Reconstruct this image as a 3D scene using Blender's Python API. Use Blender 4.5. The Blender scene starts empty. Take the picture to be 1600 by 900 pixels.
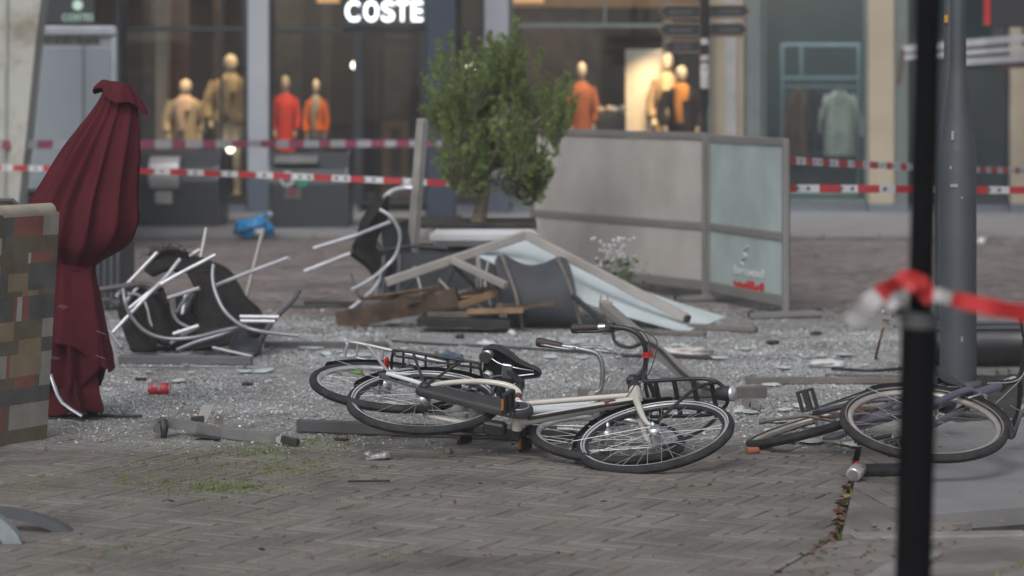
import bpy, math, random
import numpy as np
from mathutils import Vector, Matrix, noise as mnoise
random.seed(7); np.random.seed(7)
R = math.radians
# ------------------------------------------------------------------ camera, sky, sun
F, H = 4000.0, 1.65                      # focal length in pixels of the 1600 px frame, eye height
HOR = 137.0                              # horizon row
sc = bpy.context.scene
cd = bpy.data.cameras.new("Camera"); cam = bpy.data.objects.new("Camera", cd)
sc.collection.objects.link(cam); sc.camera = cam
cam.location = (0, 0, H); cam.rotation_euler = (R(90), 0, 0)
cd.sensor_width = 36; cd.lens = 90; cd.shift_y = -(450 - HOR) / 1600
cd.clip_start = 0.1; cd.clip_end = 600
cd.dof.use_dof = True; cd.dof.focus_distance = 11.4; cd.dof.aperture_fstop = 2.2
cd.dof.aperture_blades = 0
w = bpy.data.worlds.new("World"); sc.world = w; w.use_nodes = True
nt = w.node_tree; nt.nodes.clear()
sky = nt.nodes.new('ShaderNodeTexSky'); sky.sky_type = 'NISHITA'; sky.sun_disc = False
sky.sun_elevation = R(45); sky.sun_rotation = R(200); sky.air_density = 1.0; sky.dust_density = 4.0
hs = nt.nodes.new('ShaderNodeHueSaturation'); hs.inputs['Saturation'].default_value = 0.42
bg = nt.nodes.new('ShaderNodeBackground'); bg.inputs['Strength'].default_value = 0.11
wo = nt.nodes.new('ShaderNodeOutputWorld')
nt.links.new(sky.outputs[0], hs.inputs['Color']); nt.links.new(hs.outputs[0], bg.inputs[0]); nt.links.new(bg.outputs[0], wo.inputs[0])
sd = bpy.data.lights.new("Sun", 'SUN'); sd.energy = 0.8; sd.angle = R(25); sd.color = (1, .96, .92)
so = bpy.data.objects.new("Sun", sd); sc.collection.objects.link(so)
az, el = R(200), R(45)                   # soft light from behind and left of the camera
so.rotation_euler = Vector((-math.sin(az) * -1 * math.cos(el), math.cos(az) * math.cos(el), math.sin(el))).to_track_quat('Z', 'Y').to_euler()
sc.view_settings.view_transform = 'Standard'; sc.view_settings.look = 'None'
sc.view_settings.exposure = 0.31; sc.view_settings.gamma = 1
sc.render.engine = 'CYCLES'; sc.cycles.use_denoising = True
sc.cycles.max_bounces = 8; sc.cycles.transparent_max_bounces = 16; sc.cycles.caustics_reflective = False; sc.cycles.caustics_refractive = False

# ------------------------------------------------------------------ helpers
col = sc.collection
V = lambda *a: np.array(a, float)
def W(u, v, Y): return V((u - 800) * Y / F, Y, H - (v - HOR) * Y / F)
def G(u, v, z=0.0):
    Y = F * (H - z) / (v - HOR); return V((u - 800) * Y / F, Y, z)
def lin(c):
    return tuple(((x / 255) / 12.92 if x / 255 <= .04045 else ((x / 255 + .055) / 1.055) ** 2.4) for x in c)
MATS = {}
def mat(name, color, rough=.6, metal=0., var=.15, scale=6., bump=0., bscale=40., island=0., emit=0., coat=0., stain=None, stain_scale=2., stain_amt=.5, trans=0., sheen=0., spec=None):
    if name in MATS: return MATS[name]
    m = bpy.data.materials.new(name); m.use_nodes = True; n = m.node_tree; N = n.nodes; L = n.links
    b = N['Principled BSDF']; b.inputs['Roughness'].default_value = rough; b.inputs['Metallic'].default_value = metal
    b.inputs['Coat Weight'].default_value = coat; b.inputs['Specular IOR Level'].default_value = spec if spec is not None else (.22 if rough >= .7 else .5)
    tc = N.new('ShaderNodeTexCoord'); no = N.new('ShaderNodeTexNoise'); no.inputs['Scale'].default_value = scale; no.inputs['Detail'].default_value = 6
    L.new(tc.outputs['Object'], no.inputs['Vector'])
    mr = N.new('ShaderNodeMapRange'); mr.inputs[1].default_value = .3; mr.inputs[2].default_value = .7
    mr.inputs[3].default_value = 1 - var; mr.inputs[4].default_value = 1 + var
    L.new(no.outputs[0], mr.inputs[0]); val = mr.outputs[0]
    if island:
        g = N.new('ShaderNodeNewGeometry'); m2 = N.new('ShaderNodeMapRange'); m2.inputs[3].default_value = 1 - island; m2.inputs[4].default_value = 1 + island
        L.new(g.outputs['Random Per Island'], m2.inputs[0]); mm = N.new('ShaderNodeMath'); mm.operation = 'MULTIPLY'
        L.new(val, mm.inputs[0]); L.new(m2.outputs[0], mm.inputs[1]); val = mm.outputs[0]
    mx = N.new('ShaderNodeVectorMath'); mx.operation = 'SCALE'; mx.inputs[0].default_value = color[:3]
    L.new(val, mx.inputs['Scale']); out = mx.outputs[0]
    if stain:
        n2 = N.new('ShaderNodeTexNoise'); n2.inputs['Scale'].default_value = stain_scale; n2.inputs['Detail'].default_value = 8; n2.inputs['Roughness'].default_value = .65
        L.new(tc.outputs['Object'], n2.inputs['Vector'])
        r2 = N.new('ShaderNodeMapRange'); r2.inputs[1].default_value = .5; r2.inputs[2].default_value = .68; r2.inputs[4].default_value = stain_amt
        L.new(n2.outputs[0], r2.inputs[0]); mi = N.new('ShaderNodeMix'); mi.data_type = 'RGBA'
        L.new(r2.outputs[0], mi.inputs[0]); L.new(out, mi.inputs[6]); mi.inputs[7].default_value = (*stain, 1); out = mi.outputs[2]
    L.new(out, b.inputs['Base Color'])
    rr = N.new('ShaderNodeMapRange'); rr.inputs[3].default_value = max(0, rough - .08); rr.inputs[4].default_value = min(1, rough + .12)
    L.new(no.outputs[0], rr.inputs[0]); L.new(rr.outputs[0], b.inputs['Roughness'])
    if bump:
        n3 = N.new('ShaderNodeTexNoise'); n3.inputs['Scale'].default_value = bscale; n3.inputs['Detail'].default_value = 4
        L.new(tc.outputs['Object'], n3.inputs['Vector']); bp = N.new('ShaderNodeBump'); bp.inputs['Strength'].default_value = bump; bp.inputs['Distance'].default_value = .01
        L.new(n3.outputs[0], bp.inputs['Height']); L.new(bp.outputs[0], b.inputs['Normal'])
    if emit:
        b.inputs['Emission Color'].default_value = (*color[:3], 1); b.inputs['Emission Strength'].default_value = emit
    if trans: b.inputs['Transmission Weight'].default_value = trans
    if sheen: b.inputs['Sheen Weight'].default_value = sheen
    MATS[name] = m; return m
def window_glass(name, tint=(1, 1, 1), ior=1.5, haze=0., hazecol=(.6, .7, .7)):
    m = bpy.data.materials.new(name); m.use_nodes = True; N = m.node_tree.nodes; L = m.node_tree.links; N.clear()
    o = N.new('ShaderNodeOutputMaterial'); t = N.new('ShaderNodeBsdfTransparent'); t.inputs[0].default_value = (*tint, 1)
    g = N.new('ShaderNodeBsdfGlossy'); g.inputs['Roughness'].default_value = .03
    f = N.new('ShaderNodeFresnel'); f.inputs[0].default_value = ior; mx = N.new('ShaderNodeMixShader')
    L.new(f.outputs[0], mx.inputs[0]); L.new(t.outputs[0], mx.inputs[1]); L.new(g.outputs[0], mx.inputs[2]); last = mx.outputs[0]
    if haze:
        d = N.new('ShaderNodeBsdfDiffuse'); d.inputs[0].default_value = (*hazecol, 1)
        tl = N.new('ShaderNodeBsdfTranslucent'); tl.inputs[0].default_value = (*hazecol, 1)
        ad = N.new('ShaderNodeMixShader'); ad.inputs[0].default_value = .25
        L.new(d.outputs[0], ad.inputs[1]); L.new(tl.outputs[0], ad.inputs[2])
        tc = N.new('ShaderNodeTexCoord'); no = N.new('ShaderNodeTexNoise'); no.inputs['Scale'].default_value = 2.5; no.inputs['Detail'].default_value = 6
        mp = N.new('ShaderNodeMapping'); mp.inputs['Scale'].default_value = (1., 1., .8); L.new(tc.outputs['Object'], mp.inputs[0]); L.new(mp.outputs[0], no.inputs['Vector'])
        q1 = N.new('ShaderNodeMapRange'); q1.inputs[1].default_value = .3; q1.inputs[2].default_value = .72; q1.inputs[3].default_value = .92; q1.inputs[4].default_value = 1.08; L.new(no.outputs[0], q1.inputs[0])
        q2 = N.new('ShaderNodeVectorMath'); q2.operation = 'SCALE'; q2.inputs[0].default_value = hazecol; L.new(q1.outputs[0], q2.inputs['Scale']); L.new(q2.outputs[0], d.inputs[0]); L.new(q2.outputs[0], tl.inputs[0]); r = N.new('ShaderNodeMapRange'); r.inputs[1].default_value = .35; r.inputs[2].default_value = .65
        r.inputs[3].default_value = haze - .05; r.inputs[4].default_value = min(1, haze + .05); L.new(no.outputs[0], r.inputs[0])
        m3 = N.new('ShaderNodeMixShader'); L.new(r.outputs[0], m3.inputs[0]); L.new(last, m3.inputs[1]); L.new(ad.outputs[0], m3.inputs[2]); last = m3.outputs[0]
    L.new(last, o.inputs[0]); return m

def unit(a):
    a = np.array(a, float); n = np.linalg.norm(a); return a / n if n > 1e-12 else V(0, 0, 1)
def perp(d):
    a = V(0, 0, 1) if abs(d[2]) < .9 else V(1, 0, 0)
    s = unit(np.cross(d, a)); return s, np.cross(d, s)
def cr(pts, n=6, closed=False):
    P = [np.array(p, float) for p in pts]; out = []
    m = len(P)
    if m < 3 and not closed: return P
    rng = range(m if closed else m - 1)
    for i in rng:
        p1, p2 = P[i], P[(i + 1) % m]
        p0 = P[i - 1] if (closed or i > 0) else 2 * p1 - p2
        p3 = P[(i + 2) % m] if (closed or i + 2 < m) else 2 * p2 - p1
        for k in range(n):
            t = k / n
            out.append(.5 * (2 * p1 + (p2 - p0) * t + (2 * p0 - 5 * p1 + 4 * p2 - p3) * t * t + (3 * p1 - p0 - 3 * p2 + p3) * t ** 3))
    if not closed: out.append(P[-1])
    return out
class MB:
    def __init__(s, T=None): s.v = []; s.f = []; s.mi = []; s.sm = []; s.T = T
    def add(s, vs, fs, mi=0, smooth=False):
        o = len(s.v)
        for p in vs: s.v.append(s.T(np.array(p, float)) if s.T else np.array(p, float))
        for f in fs: s.f.append([i + o for i in f]); s.mi.append(mi); s.sm.append(smooth)
    def tube(s, pts, r=.01, seg=8, closed=False, mi=0, curve=0, flat=1.):
        if curve: pts = cr(pts, curve, closed)
        pts = [np.array(p, float) for p in pts]; n = len(pts)
        rs = list(r) if hasattr(r, '__len__') else [r] * n
        if len(rs) != n: rs = list(np.interp(np.linspace(0, 1, n), np.linspace(0, 1, len(rs)), rs))
        vs = []; prev = None
        for i in range(n):
            a = pts[i - 1] if (i > 0 or closed) else pts[i]; b = pts[(i + 1) % n] if (i < n - 1 or closed) else pts[i]
            d = unit(b - a)
            if prev is None: x, y = perp(d)
            else:
                x = prev - d * (prev @ d); x = unit(x) if np.linalg.norm(x) > 1e-6 else perp(d)[0]; y = np.cross(d, x)
            prev = x
            for k in range(seg):
                t = 2 * math.pi * k / seg; vs.append(pts[i] + rs[i] * (math.cos(t) * x + flat * math.sin(t) * y))
        fs = []
        for i in range(n if closed else n - 1):
            for k in range(seg):
                a = i * seg + k; b = i * seg + (k + 1) % seg; j = (i + 1) % n
                fs.append([a, b, j * seg + (k + 1) % seg, j * seg + k])
        s.add(vs, fs, mi, True)
        if not closed:
            s.add(vs[:seg], [list(range(seg))[::-1]], mi); s.add(vs[-seg:], [list(range(seg))], mi)
    def box(s, c, size, M=None, mi=0, bev=0.):
        c = np.array(c, float); h = np.array(size, float) / 2
        M = np.eye(3) if M is None else np.array(M)
        if bev <= 0:
            vs = [c + M @ (h * V(x, y, z)) for x in (-1, 1) for y in (-1, 1) for z in (-1, 1)]
            s.add(vs, [[0, 1, 3, 2], [4, 6, 7, 5], [0, 4, 5, 1], [2, 3, 7, 6], [0, 2, 6, 4], [1, 5, 7, 3]], mi)
        else:
            b = min(bev, min(h) * .9); vs = []; idx = {}
            for x in (-1, 1):
                for y in (-1, 1):
                    for z in (-1, 1):
                        for ax in range(3):
                            q = (h - b) * V(x, y, z); q[ax] = h[ax] * (x, y, z)[ax]
                            idx[(x, y, z, ax)] = len(vs); vs.append(c + M @ q)
            fs = []
            for ax in range(3):
                o = [i for i in range(3) if i != ax]
                for sg in (-1, 1):
                    quad = []
                    for a, bb in ((-1, -1), (1, -1), (1, 1), (-1, 1)):
                        k = [0, 0, 0]; k[ax] = sg; k[o[0]] = a; k[o[1]] = bb; quad.append(idx[(*k, ax)])
                    fs.append(quad)
                for a in (-1, 1):
                    for bb in (-1, 1):
                        k1 = [0, 0, 0]; k2 = [0, 0, 0]; k1[ax] = -1; k2[ax] = 1
                        k1[o[0]] = k2[o[0]] = a; k1[o[1]] = k2[o[1]] = bb
                        fs.append([idx[(*k1, o[0])], idx[(*k2, o[0])], idx[(*k2, o[1])], idx[(*k1, o[1])]])
            for x in (-1, 1):
                for y in (-1, 1):
                    for z in (-1, 1): fs.append([idx[(x, y, z, i)] for i in range(3)])
            s.add(vs, fs, mi)
    def beam(s, p0, p1, w, h, up=(0, 0, 1), mi=0, bev=0.002, roll=0.):
        p0 = np.array(p0, float); p1 = np.array(p1, float); d = unit(p1 - p0); side = np.cross(d, up)
        if np.linalg.norm(side) < 1e-3: side = V(1, 0, 0)
        side = unit(side); u2 = np.cross(side, d)
        if roll: side, u2 = math.cos(roll) * side + math.sin(roll) * u2, -math.sin(roll) * side + math.cos(roll) * u2
        s.box((p0 + p1) / 2, (np.linalg.norm(p1 - p0), w, h), np.c_[d, side, u2], mi, bev)
    def loft(s, rings, mi=0, closed=True, cap=False, smooth=True):
        n = len(rings[0]); vs = [p for r in rings for p in r]; fs = []
        for i in range(len(rings) - 1):
            for k in range(n if closed else n - 1):
                fs.append([i * n + k, i * n + (k + 1) % n, (i + 1) * n + (k + 1) % n, (i + 1) * n + k])
        s.add(vs, fs, mi, smooth)
        if cap: s.add(rings[0], [list(range(n))[::-1]], mi); s.add(rings[-1], [list(range(n))], mi)
    def lathe(s, c, ax, prof, seg=24, mi=0, cap=True):
        ax = unit(ax); x, y = perp(ax); c = np.array(c, float)
        s.loft([[c + ax * h + r * (math.cos(t) * x + math.sin(t) * y) for t in np.linspace(0, 2 * math.pi, seg, endpoint=False)] for h, r in prof], mi, True, cap)
    def prism(s, poly, d, mi=0):
        n = len(poly); d = np.array(d, float); poly = [np.array(p, float) for p in poly]
        s.add(poly + [p + d for p in poly], [list(range(n))[::-1], list(range(n, 2 * n))] + [[i, (i + 1) % n, n + (i + 1) % n, n + i] for i in range(n)], mi)
    def ball(s, c, r, mi=0, seg=12, ring=8, M=None, jit=0.):
        r = np.array(r if hasattr(r, '__len__') else (r, r, r), float); rings = []
        M = np.eye(3) if M is None else M
        for i in range(ring + 1):
            ph = math.pi * i / ring; rr = []
            for k in range(seg):
                t = 2 * math.pi * k / seg; d = V(math.sin(ph) * math.cos(t), math.sin(ph) * math.sin(t), math.cos(ph))
                q = r * d
                if jit: q = q * (1 + jit * mnoise.noise(Vector(d * 2.3 + c)))
                rr.append(np.array(c, float) + M @ q)
            rings.append(rr)
        s.loft(rings, mi)
    def build(s, name, mats, parent=None, origin=None):
        if not isinstance(mats, (list, tuple)): mats = [mats]
        o3 = np.array(origin, float) if origin is not None else (np.array(parent['_o']) if parent is not None and '_o' in parent else V(0, 0, 0))
        me = bpy.data.meshes.new(name); vs = np.array(s.v) - o3
        me.from_pydata(vs.tolist(), [], s.f)
        for m in mats: me.materials.append(m)
        me.polygons.foreach_set('material_index', s.mi); me.polygons.foreach_set('use_smooth', s.sm); me.update()
        o = bpy.data.objects.new(name, me); col.objects.link(o)
        if parent is not None: o.parent = parent
        elif origin is not None: o.location = o3
        o['_o'] = list(o3) if parent is not None else list(o3)
        return o
def tag(o, label, cat, group=None):
    o['label'] = label; o['category'] = cat
    if group: o['group'] = group
    return o
def thing(name, label, cat, loc=(0, 0, 0), group=None, rz=0.):
    o = bpy.data.objects.new(name, None); o.empty_display_size = .1; col.objects.link(o)
    o.location = tuple(float(x) for x in loc); o.rotation_euler = (0, 0, rz)
    o['_o'] = [float(x) for x in loc] if rz == 0 else [0., 0., 0.]
    return tag(o, label, cat, group)
def single(mb, name, m, label, cat, group=None):
    vs = np.array(mb.v); o = V(vs[:, 0].mean(), vs[:, 1].mean(), vs[:, 2].min())
    return tag(mb.build(name, m, None, o), label, cat, group)
def struct(o): o['kind'] = 'structure'; return o
def copy_tree(o, parent=None):
    c = o.copy(); col.objects.link(c); c.parent = parent
    for ch in o.children: copy_tree(ch, c)
    return c
def text(name, body, size, loc, m, parent, width=None, extrude=.01, rz=0., bold=0.):
    cu = bpy.data.curves.new(name, 'FONT'); cu.body = body; cu.size = size; cu.extrude = extrude; cu.align_x = 'CENTER'; cu.align_y = 'CENTER'; cu.offset = bold
    o = bpy.data.objects.new(name, cu); col.objects.link(o); bpy.context.view_layer.update()
    dg = bpy.context.evaluated_depsgraph_get(); me = bpy.data.meshes.new_from_object(o.evaluated_get(dg)); bpy.data.objects.remove(o)
    me.name = name; me.materials.clear(); me.materials.append(m)
    xs = [v.co.x for v in me.vertices]; k = (width / (max(xs) - min(xs))) if width else 1
    Mx = Matrix.Rotation(rz, 4, 'Z') @ Matrix.Rotation(R(90), 4, 'X') @ Matrix.Diagonal((k, 1, 1, 1)); me.transform(Mx)
    o = bpy.data.objects.new(name, me); col.objects.link(o); o.parent = parent
    p0 = parent['_o'] if parent else (0, 0, 0); o.location = tuple(float(loc[i] - p0[i]) for i in range(3)); return o

# common materials
BLACK = mat('black_paint', (.018, .018, .02), .38, var=.3)
RUB = mat('tyre_rubber', (.028, .028, .03), .72, var=.35, scale=14, bump=.5, bscale=90, stain=(.09, .085, .08), stain_scale=9, stain_amt=.35)
CHROME = mat('brushed_silver', (.62, .63, .65), .28, 1., var=.12)
RIMS = mat('rim_silver', (.72, .73, .75), .3, .7, var=.12, stain=(.2, .18, .16), stain_scale=11, stain_amt=.4)
SPOKE = mat('spoke_steel', (.6, .61, .63), .35, .8, var=.1)
ALU = mat('anodised_aluminium', (.36, .345, .33), .45, .35, var=.12, scale=3, stain=(.2, .18, .16), stain_scale=4, stain_amt=.3)
ALUD = mat('dark_grey_profile', (.085, .088, .095), .5, .25, var=.18, scale=5, stain=(.2, .19, .18), stain_scale=7, stain_amt=.25)
ALUM = mat('taupe_profile', (.15, .14, .132), .5, .3, var=.15, scale=5, stain=(.28, .26, .24), stain_scale=6, stain_amt=.3)
TUBE = mat('white_grey_tube', (.60, .61, .66), .3, .35, var=.15, stain=(.3, .29, .28), stain_scale=9, stain_amt=.4)
PLAST = mat('black_plastic', (.02, .021, .024), .5, var=.25)

# ------------------------------------------------------------------ ground
SOIL = mat('joint_soil', (.045, .042, .038), .95, var=.4, scale=12)
BRICK = mat('clay_paver', (.156, .144, .133), .60, var=.32, scale=2.2, island=.16, bump=.45, bscale=60, spec=.42, stain=(.10, .10, .075), stain_scale=1.1, stain_amt=.7)
BRICK2 = mat('clay_paver_far', (.165, .145, .14), .7, var=.25, scale=.6, island=.3, spec=.35, stain=(.18, .135, .125), stain_scale=.5, stain_amt=.45)
CONC = mat('pale_concrete', (.20, .20, .205), .8, var=.1, scale=5, bump=.3, bscale=120, stain=(.2, .195, .19), stain_scale=3, stain_amt=.4)
KERB = mat('kerb_stone', (.22, .215, .21), .85, var=.15, scale=9, bump=.4, bscale=80, stain=(.12, .12, .1), stain_scale=5, stain_amt=.4)
MOSS = mat('moss_green', (.14, .19, .045), .9, var=.4, scale=30, island=.4)
def dusted(m):
    n = m.node_tree; N = n.nodes; L = n.links; b = N['Principled BSDF']; src = b.inputs['Base Color'].links[0].from_socket
    g = N.new('ShaderNodeNewGeometry'); sp = N.new('ShaderNodeSeparateXYZ'); L.new(g.outputs['Position'], sp.inputs[0])
    cr_ = N.new('ShaderNodeFloatCurve'); mr = N.new('ShaderNodeMapRange'); mr.inputs[1].default_value = 11.6; mr.inputs[2].default_value = 19.5; L.new(sp.outputs[1], mr.inputs[0])
    c = cr_.mapping.curves[0]; c.points[0].location = (0, 0); c.points[1].location = (1, 0); c.points.new(.16, .75); c.points.new(.5, .95); c.points.new(.78, .75); cr_.mapping.update(); L.new(mr.outputs[0], cr_.inputs['Value'])
    no = N.new('ShaderNodeTexNoise'); no.inputs['Scale'].default_value = 1.3; no.inputs['Detail'].default_value = 9; no.inputs['Roughness'].default_value = .7; L.new(g.outputs['Position'], no.inputs['Vector'])
    r = N.new('ShaderNodeMapRange'); r.inputs[1].default_value = .38; r.inputs[2].default_value = .62; L.new(no.outputs[0], r.inputs[0])
    mu = N.new('ShaderNodeMath'); mu.operation = 'MULTIPLY'; L.new(cr_.outputs[0], mu.inputs[0]); L.new(r.outputs[0], mu.inputs[1])
    mi = N.new('ShaderNodeMix'); mi.data_type = 'RGBA'; L.new(mu.outputs[0], mi.inputs[0]); L.new(src, mi.inputs[6]); mi.inputs[7].default_value = (.30, .31, .315, 1); L.new(mi.outputs[2], b.inputs['Base Color'])
dusted(BRICK)
mb = MB(); mb.add([(-120, -20, -.03), (120, -20, -.03), (120, 300, -.03), (-120, 300, -.03)], [[0, 1, 2, 3]])
struct(mb.build('ground', SOIL))
GUT = [(2.3, 15.), (1.62, 11.9), (1.477, 11.04), (1.197, 9.39), (.89, 8.65), (.3, 7.3), (-.4, 5.8)]
def gut_x(y):
    for (x0, y0), (x1, y1) in zip(GUT, GUT[1:]):
        if y1 <= y <= y0: return x1 + (x0 - x1) * (y - y1) / (y0 - y1)
    return 99 if y > 15 else -1
def relief(x, y):
    return .009 * mnoise.noise(Vector((x * .55, y * .55, 3.1))) + .004 * mnoise.noise(Vector((x * 2., y * 2., 1.)))
rng = random.Random(3)
def bricks(name, inside, ang, y0, y1, m, bw=.1, bl=.2, herring=True, z=0., jit=.0022, gap=.007, ground_relief=True, clip=None):
    b = MB(); ca, sa = math.cos(ang), math.sin(ang); pts = []
    cx, cy = 0, (y0 + y1) / 2; rad = max(14, (y1 - y0)) * .85 if name == 'square_paving' else 7; n = int(rad * 1.05 / bw)
    for i in range(-n, n):
        for j in range(-n, n):
            kk = round(bl / bw); c = (i - j) % (2 * kk)
            if herring:
                if c == 0: x, y, lx, ly = (i + kk / 2) * bw, (j + .5) * bw, bl, bw
                elif c == 2 * kk - 1: x, y, lx, ly = (i + .5) * bw, (j + kk / 2) * bw, bw, bl
                else: continue
            else:
                if i % 2: continue
                x, y, lx, ly = (i + 1) * bw, (j + .5) * bw, bl, bw
            X = cx + ca * x - sa * y; Y = cy + sa * x + ca * y
            if not (y0 <= Y < y1) or abs(X) > .24 * Y + 1.6 or not inside(X, Y): continue
            h = z + (relief(X, Y) if ground_relief else 0) + rng.uniform(-jit, jit); a2 = ang + rng.uniform(-.012, .012)
            tx, ty = rng.gauss(0, .006), rng.gauss(0, .006); c2, s2 = math.cos(a2), math.sin(a2)
            if clip:
                cs = [(X + c2 * sx * (lx - gap) / 2 - s2 * sy * (ly - gap) / 2, Y + s2 * sx * (lx - gap) / 2 + c2 * sy * (ly - gap) / 2) for sx, sy in ((-1, -1), (1, -1), (1, 1), (-1, 1))]
                dd = [clip(*q) for q in cs]
                if min(dd) >= 0: continue
                if max(dd) > 0:
                    o_ = []
                    for i_ in range(4):
                        p, q, dp_, dq = cs[i_], cs[(i_ + 1) % 4], dd[i_], dd[(i_ + 1) % 4]
                        if dp_ <= 0: o_.append(p)
                        if dp_ * dq < 0: t_ = dp_ / (dp_ - dq); o_.append((p[0] + (q[0] - p[0]) * t_, p[1] + (q[1] - p[1]) * t_))
                    n_ = len(o_)
                    if n_ >= 3: b.add([(p[0], p[1], h - .03) for p in o_] + [(p[0], p[1], h) for p in o_], [[k_, (k_ + 1) % n_, n_ + (k_ + 1) % n_, n_ + k_] for k_ in range(n_)] + [list(range(n_, 2 * n_))])
                    continue
            vs = []
            for ins, dz in ((0, -.03), (0, -.003), (.003, 0)):
                for sx, sy in ((-1, -1), (1, -1), (1, 1), (-1, 1)):
                    px = sx * (lx / 2 - gap / 2 - ins); py = sy * (ly / 2 - gap / 2 - ins)
                    vs.append((X + c2 * px - s2 * py, Y + s2 * px + c2 * py, h + dz + px * tx + py * ty))
            b.add(vs, [[0, 1, 5, 4], [1, 2, 6, 5], [2, 3, 7, 6], [3, 0, 4, 7], [4, 5, 9, 8], [5, 6, 10, 9], [6, 7, 11, 10], [7, 4, 8, 11], [8, 9, 10, 11]])
    return struct(b.build(name, m))
ANG = R(-27)
bricks('paving', lambda x, y: x < gut_x(y) + .12, ANG, 7.2, 18.5, BRICK, clip=lambda x, y: x - gut_x(y) + .018, bw=.056, bl=.224, gap=.0042)
bricks('square_paving', lambda x, y: True, ANG, 18.5, 28., BRICK2, jit=.002)
bricks('side_paving', lambda x, y: gut_x(y) - .1 < x < gut_x(y) + .42, R(99.5), 9.42, 12.6, BRICK, herring=False, z=.012, clip=lambda x, y: gut_x(y) + .014 - x)
bricks('verge_paving', lambda x, y: gut_x(y) - .1 < x, R(30), 7.2, 9.25, BRICK, herring=False, z=.012, clip=lambda x, y: gut_x(y) + .014 - x)
# pale pavement in front of the shops, kerb stones, sloping concrete slab
PAVE = mat('grey_pavement', (.25, .245, .25), .85, var=.12, scale=1.5, stain=(.19, .175, .17), stain_scale=.8, stain_amt=.5)
b = MB()
for i in range(-34, 34):
    for j in range(17):
        h = rng.uniform(-.001, .001); b.box((i * .62, 28.2 + j * .3 + .0, .03 + h), (.612, .292, .06), None, 0, .004)
struct(b.build('pavement', PAVE))
b = MB(); y = 12.6
for k, (x0, y0) in enumerate(GUT[1:-1]):
    pass
def stone_line(b, p0, p1, wid, ln, z, h=.12):
    p0, p1 = V(*p0, z), V(*p1, z); d = unit(p1 - p0); L_ = np.linalg.norm(p1 - p0); n = max(1, int(L_ / ln))
    for i in range(n):
        a = p0 + d * (L_ * i / n + .004); c = p0 + d * (L_ * (i + 1) / n - .004)
        b.beam(a - V(0, 0, h / 2), c - V(0, 0, h / 2), wid, h, bev=.006)
stone_line(b, (1.24, 9.335), (3.2, 9.50), .10, .5, .02)
stone_line(b, (1.46, 9.0), (.95, 7.9), .12, .6, .027)
struct(b.build('kerb', KERB))
b = MB()
P = [(1.50, 9.66), (2.0, 9.86), (3.6, 10.5), (4.4, 13.4), (1.9, 12.2), (1.68, 10.9)]
top = [V(x, y, .030 + .012 * (x - 1.4)) for x, y in P]
b.prism([p - V(0, 0, .08) for p in top], (0, 0, .08)); 
struct(b.build('concrete_slab', CONC))

# moss and grass tufts growing in the joints
b = MB()
def blade(b, x, y, z, h, lean, wd):
    a = rng.uniform(0, 6.28); dx, dy = math.cos(a) * lean, math.sin(a) * lean; px, py = -math.sin(a) * wd, math.cos(a) * wd
    b.add([(x - px, y - py, z), (x + px, y + py, z), (x + dx * .5 + px * .7, y + dy * .5 + py * .7, z + h * .6), (x + dx, y + dy, z + h), (x + dx * .5 - px * .7, y + dy * .5 - py * .7, z + h * .6)], [[0, 1, 2, 3, 4]])
def joint_point(x, y):
    # snap to the nearest long joint of the rotated grid
    ca, sa = math.cos(ANG), math.sin(ANG); cy = 12.85
    a = ca * x + sa * (y - cy); c = -sa * x + ca * (y - cy)
    if rng.random() < .5: a = round(a / .056) * .056 + rng.uniform(-.008, .008)
    else: c = round(c / .056) * .056 + rng.uniform(-.008, .008)
    return ca * a - sa * c, sa * a + ca * c + cy
clus = [(300, 745, 330, 30, 430), (180, 742, 200, 16, 220), (420, 700, 90, 14, 330), (60, 760, 90, 20, 200), (520, 690, 70, 10, 160), (350, 760, 110, 10, 200), (250, 700, 160, 25, 300), (600, 870, 120, 20, 120), (160, 855, 200, 30, 130), (480, 725, 100, 16, 200), (900, 760, 220, 30, 110), (420, 800, 250, 40, 170)]
for (u, v, su, sv, n) in clus:
    for _ in range(int(n * 1.1)):
        uu, vv = rng.gauss(u, su * .5), rng.gauss(v, sv * .55)
        if vv < 650: continue
        g = G(uu, vv); x, y = joint_point(g[0], g[1])
        for _k in range(rng.randint(2, 7)): blade(b, x + rng.gauss(0, .008), y + rng.gauss(0, .012), -.012, rng.uniform(.009, .022), rng.uniform(.006, .018), rng.uniform(.0015, .003))
for _ in range(30):
    y = rng.uniform(7.6, 10.6); x = gut_x(y) + rng.uniform(-.05, .01)
    for _k in range(6): blade(b, x + rng.gauss(0, .02), y + rng.gauss(0, .02), -.03, rng.uniform(.025, .04), .015, .003)
for _ in range(260):
    t = rng.random(); x = 1.1 + t * .9 + rng.choice((0, .25, .5, .8)); y = 7.8 + t * 1.35
    for _k in range(5): blade(b, x + rng.gauss(0, .01), y + rng.gauss(0, .02), 0, rng.uniform(.012, .03), .012, .004)
o = b.build('joint_grass', MOSS); o['kind'] = 'stuff'; tag(o, 'small green moss and grass tufts growing between the bricks', 'grass')
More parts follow.
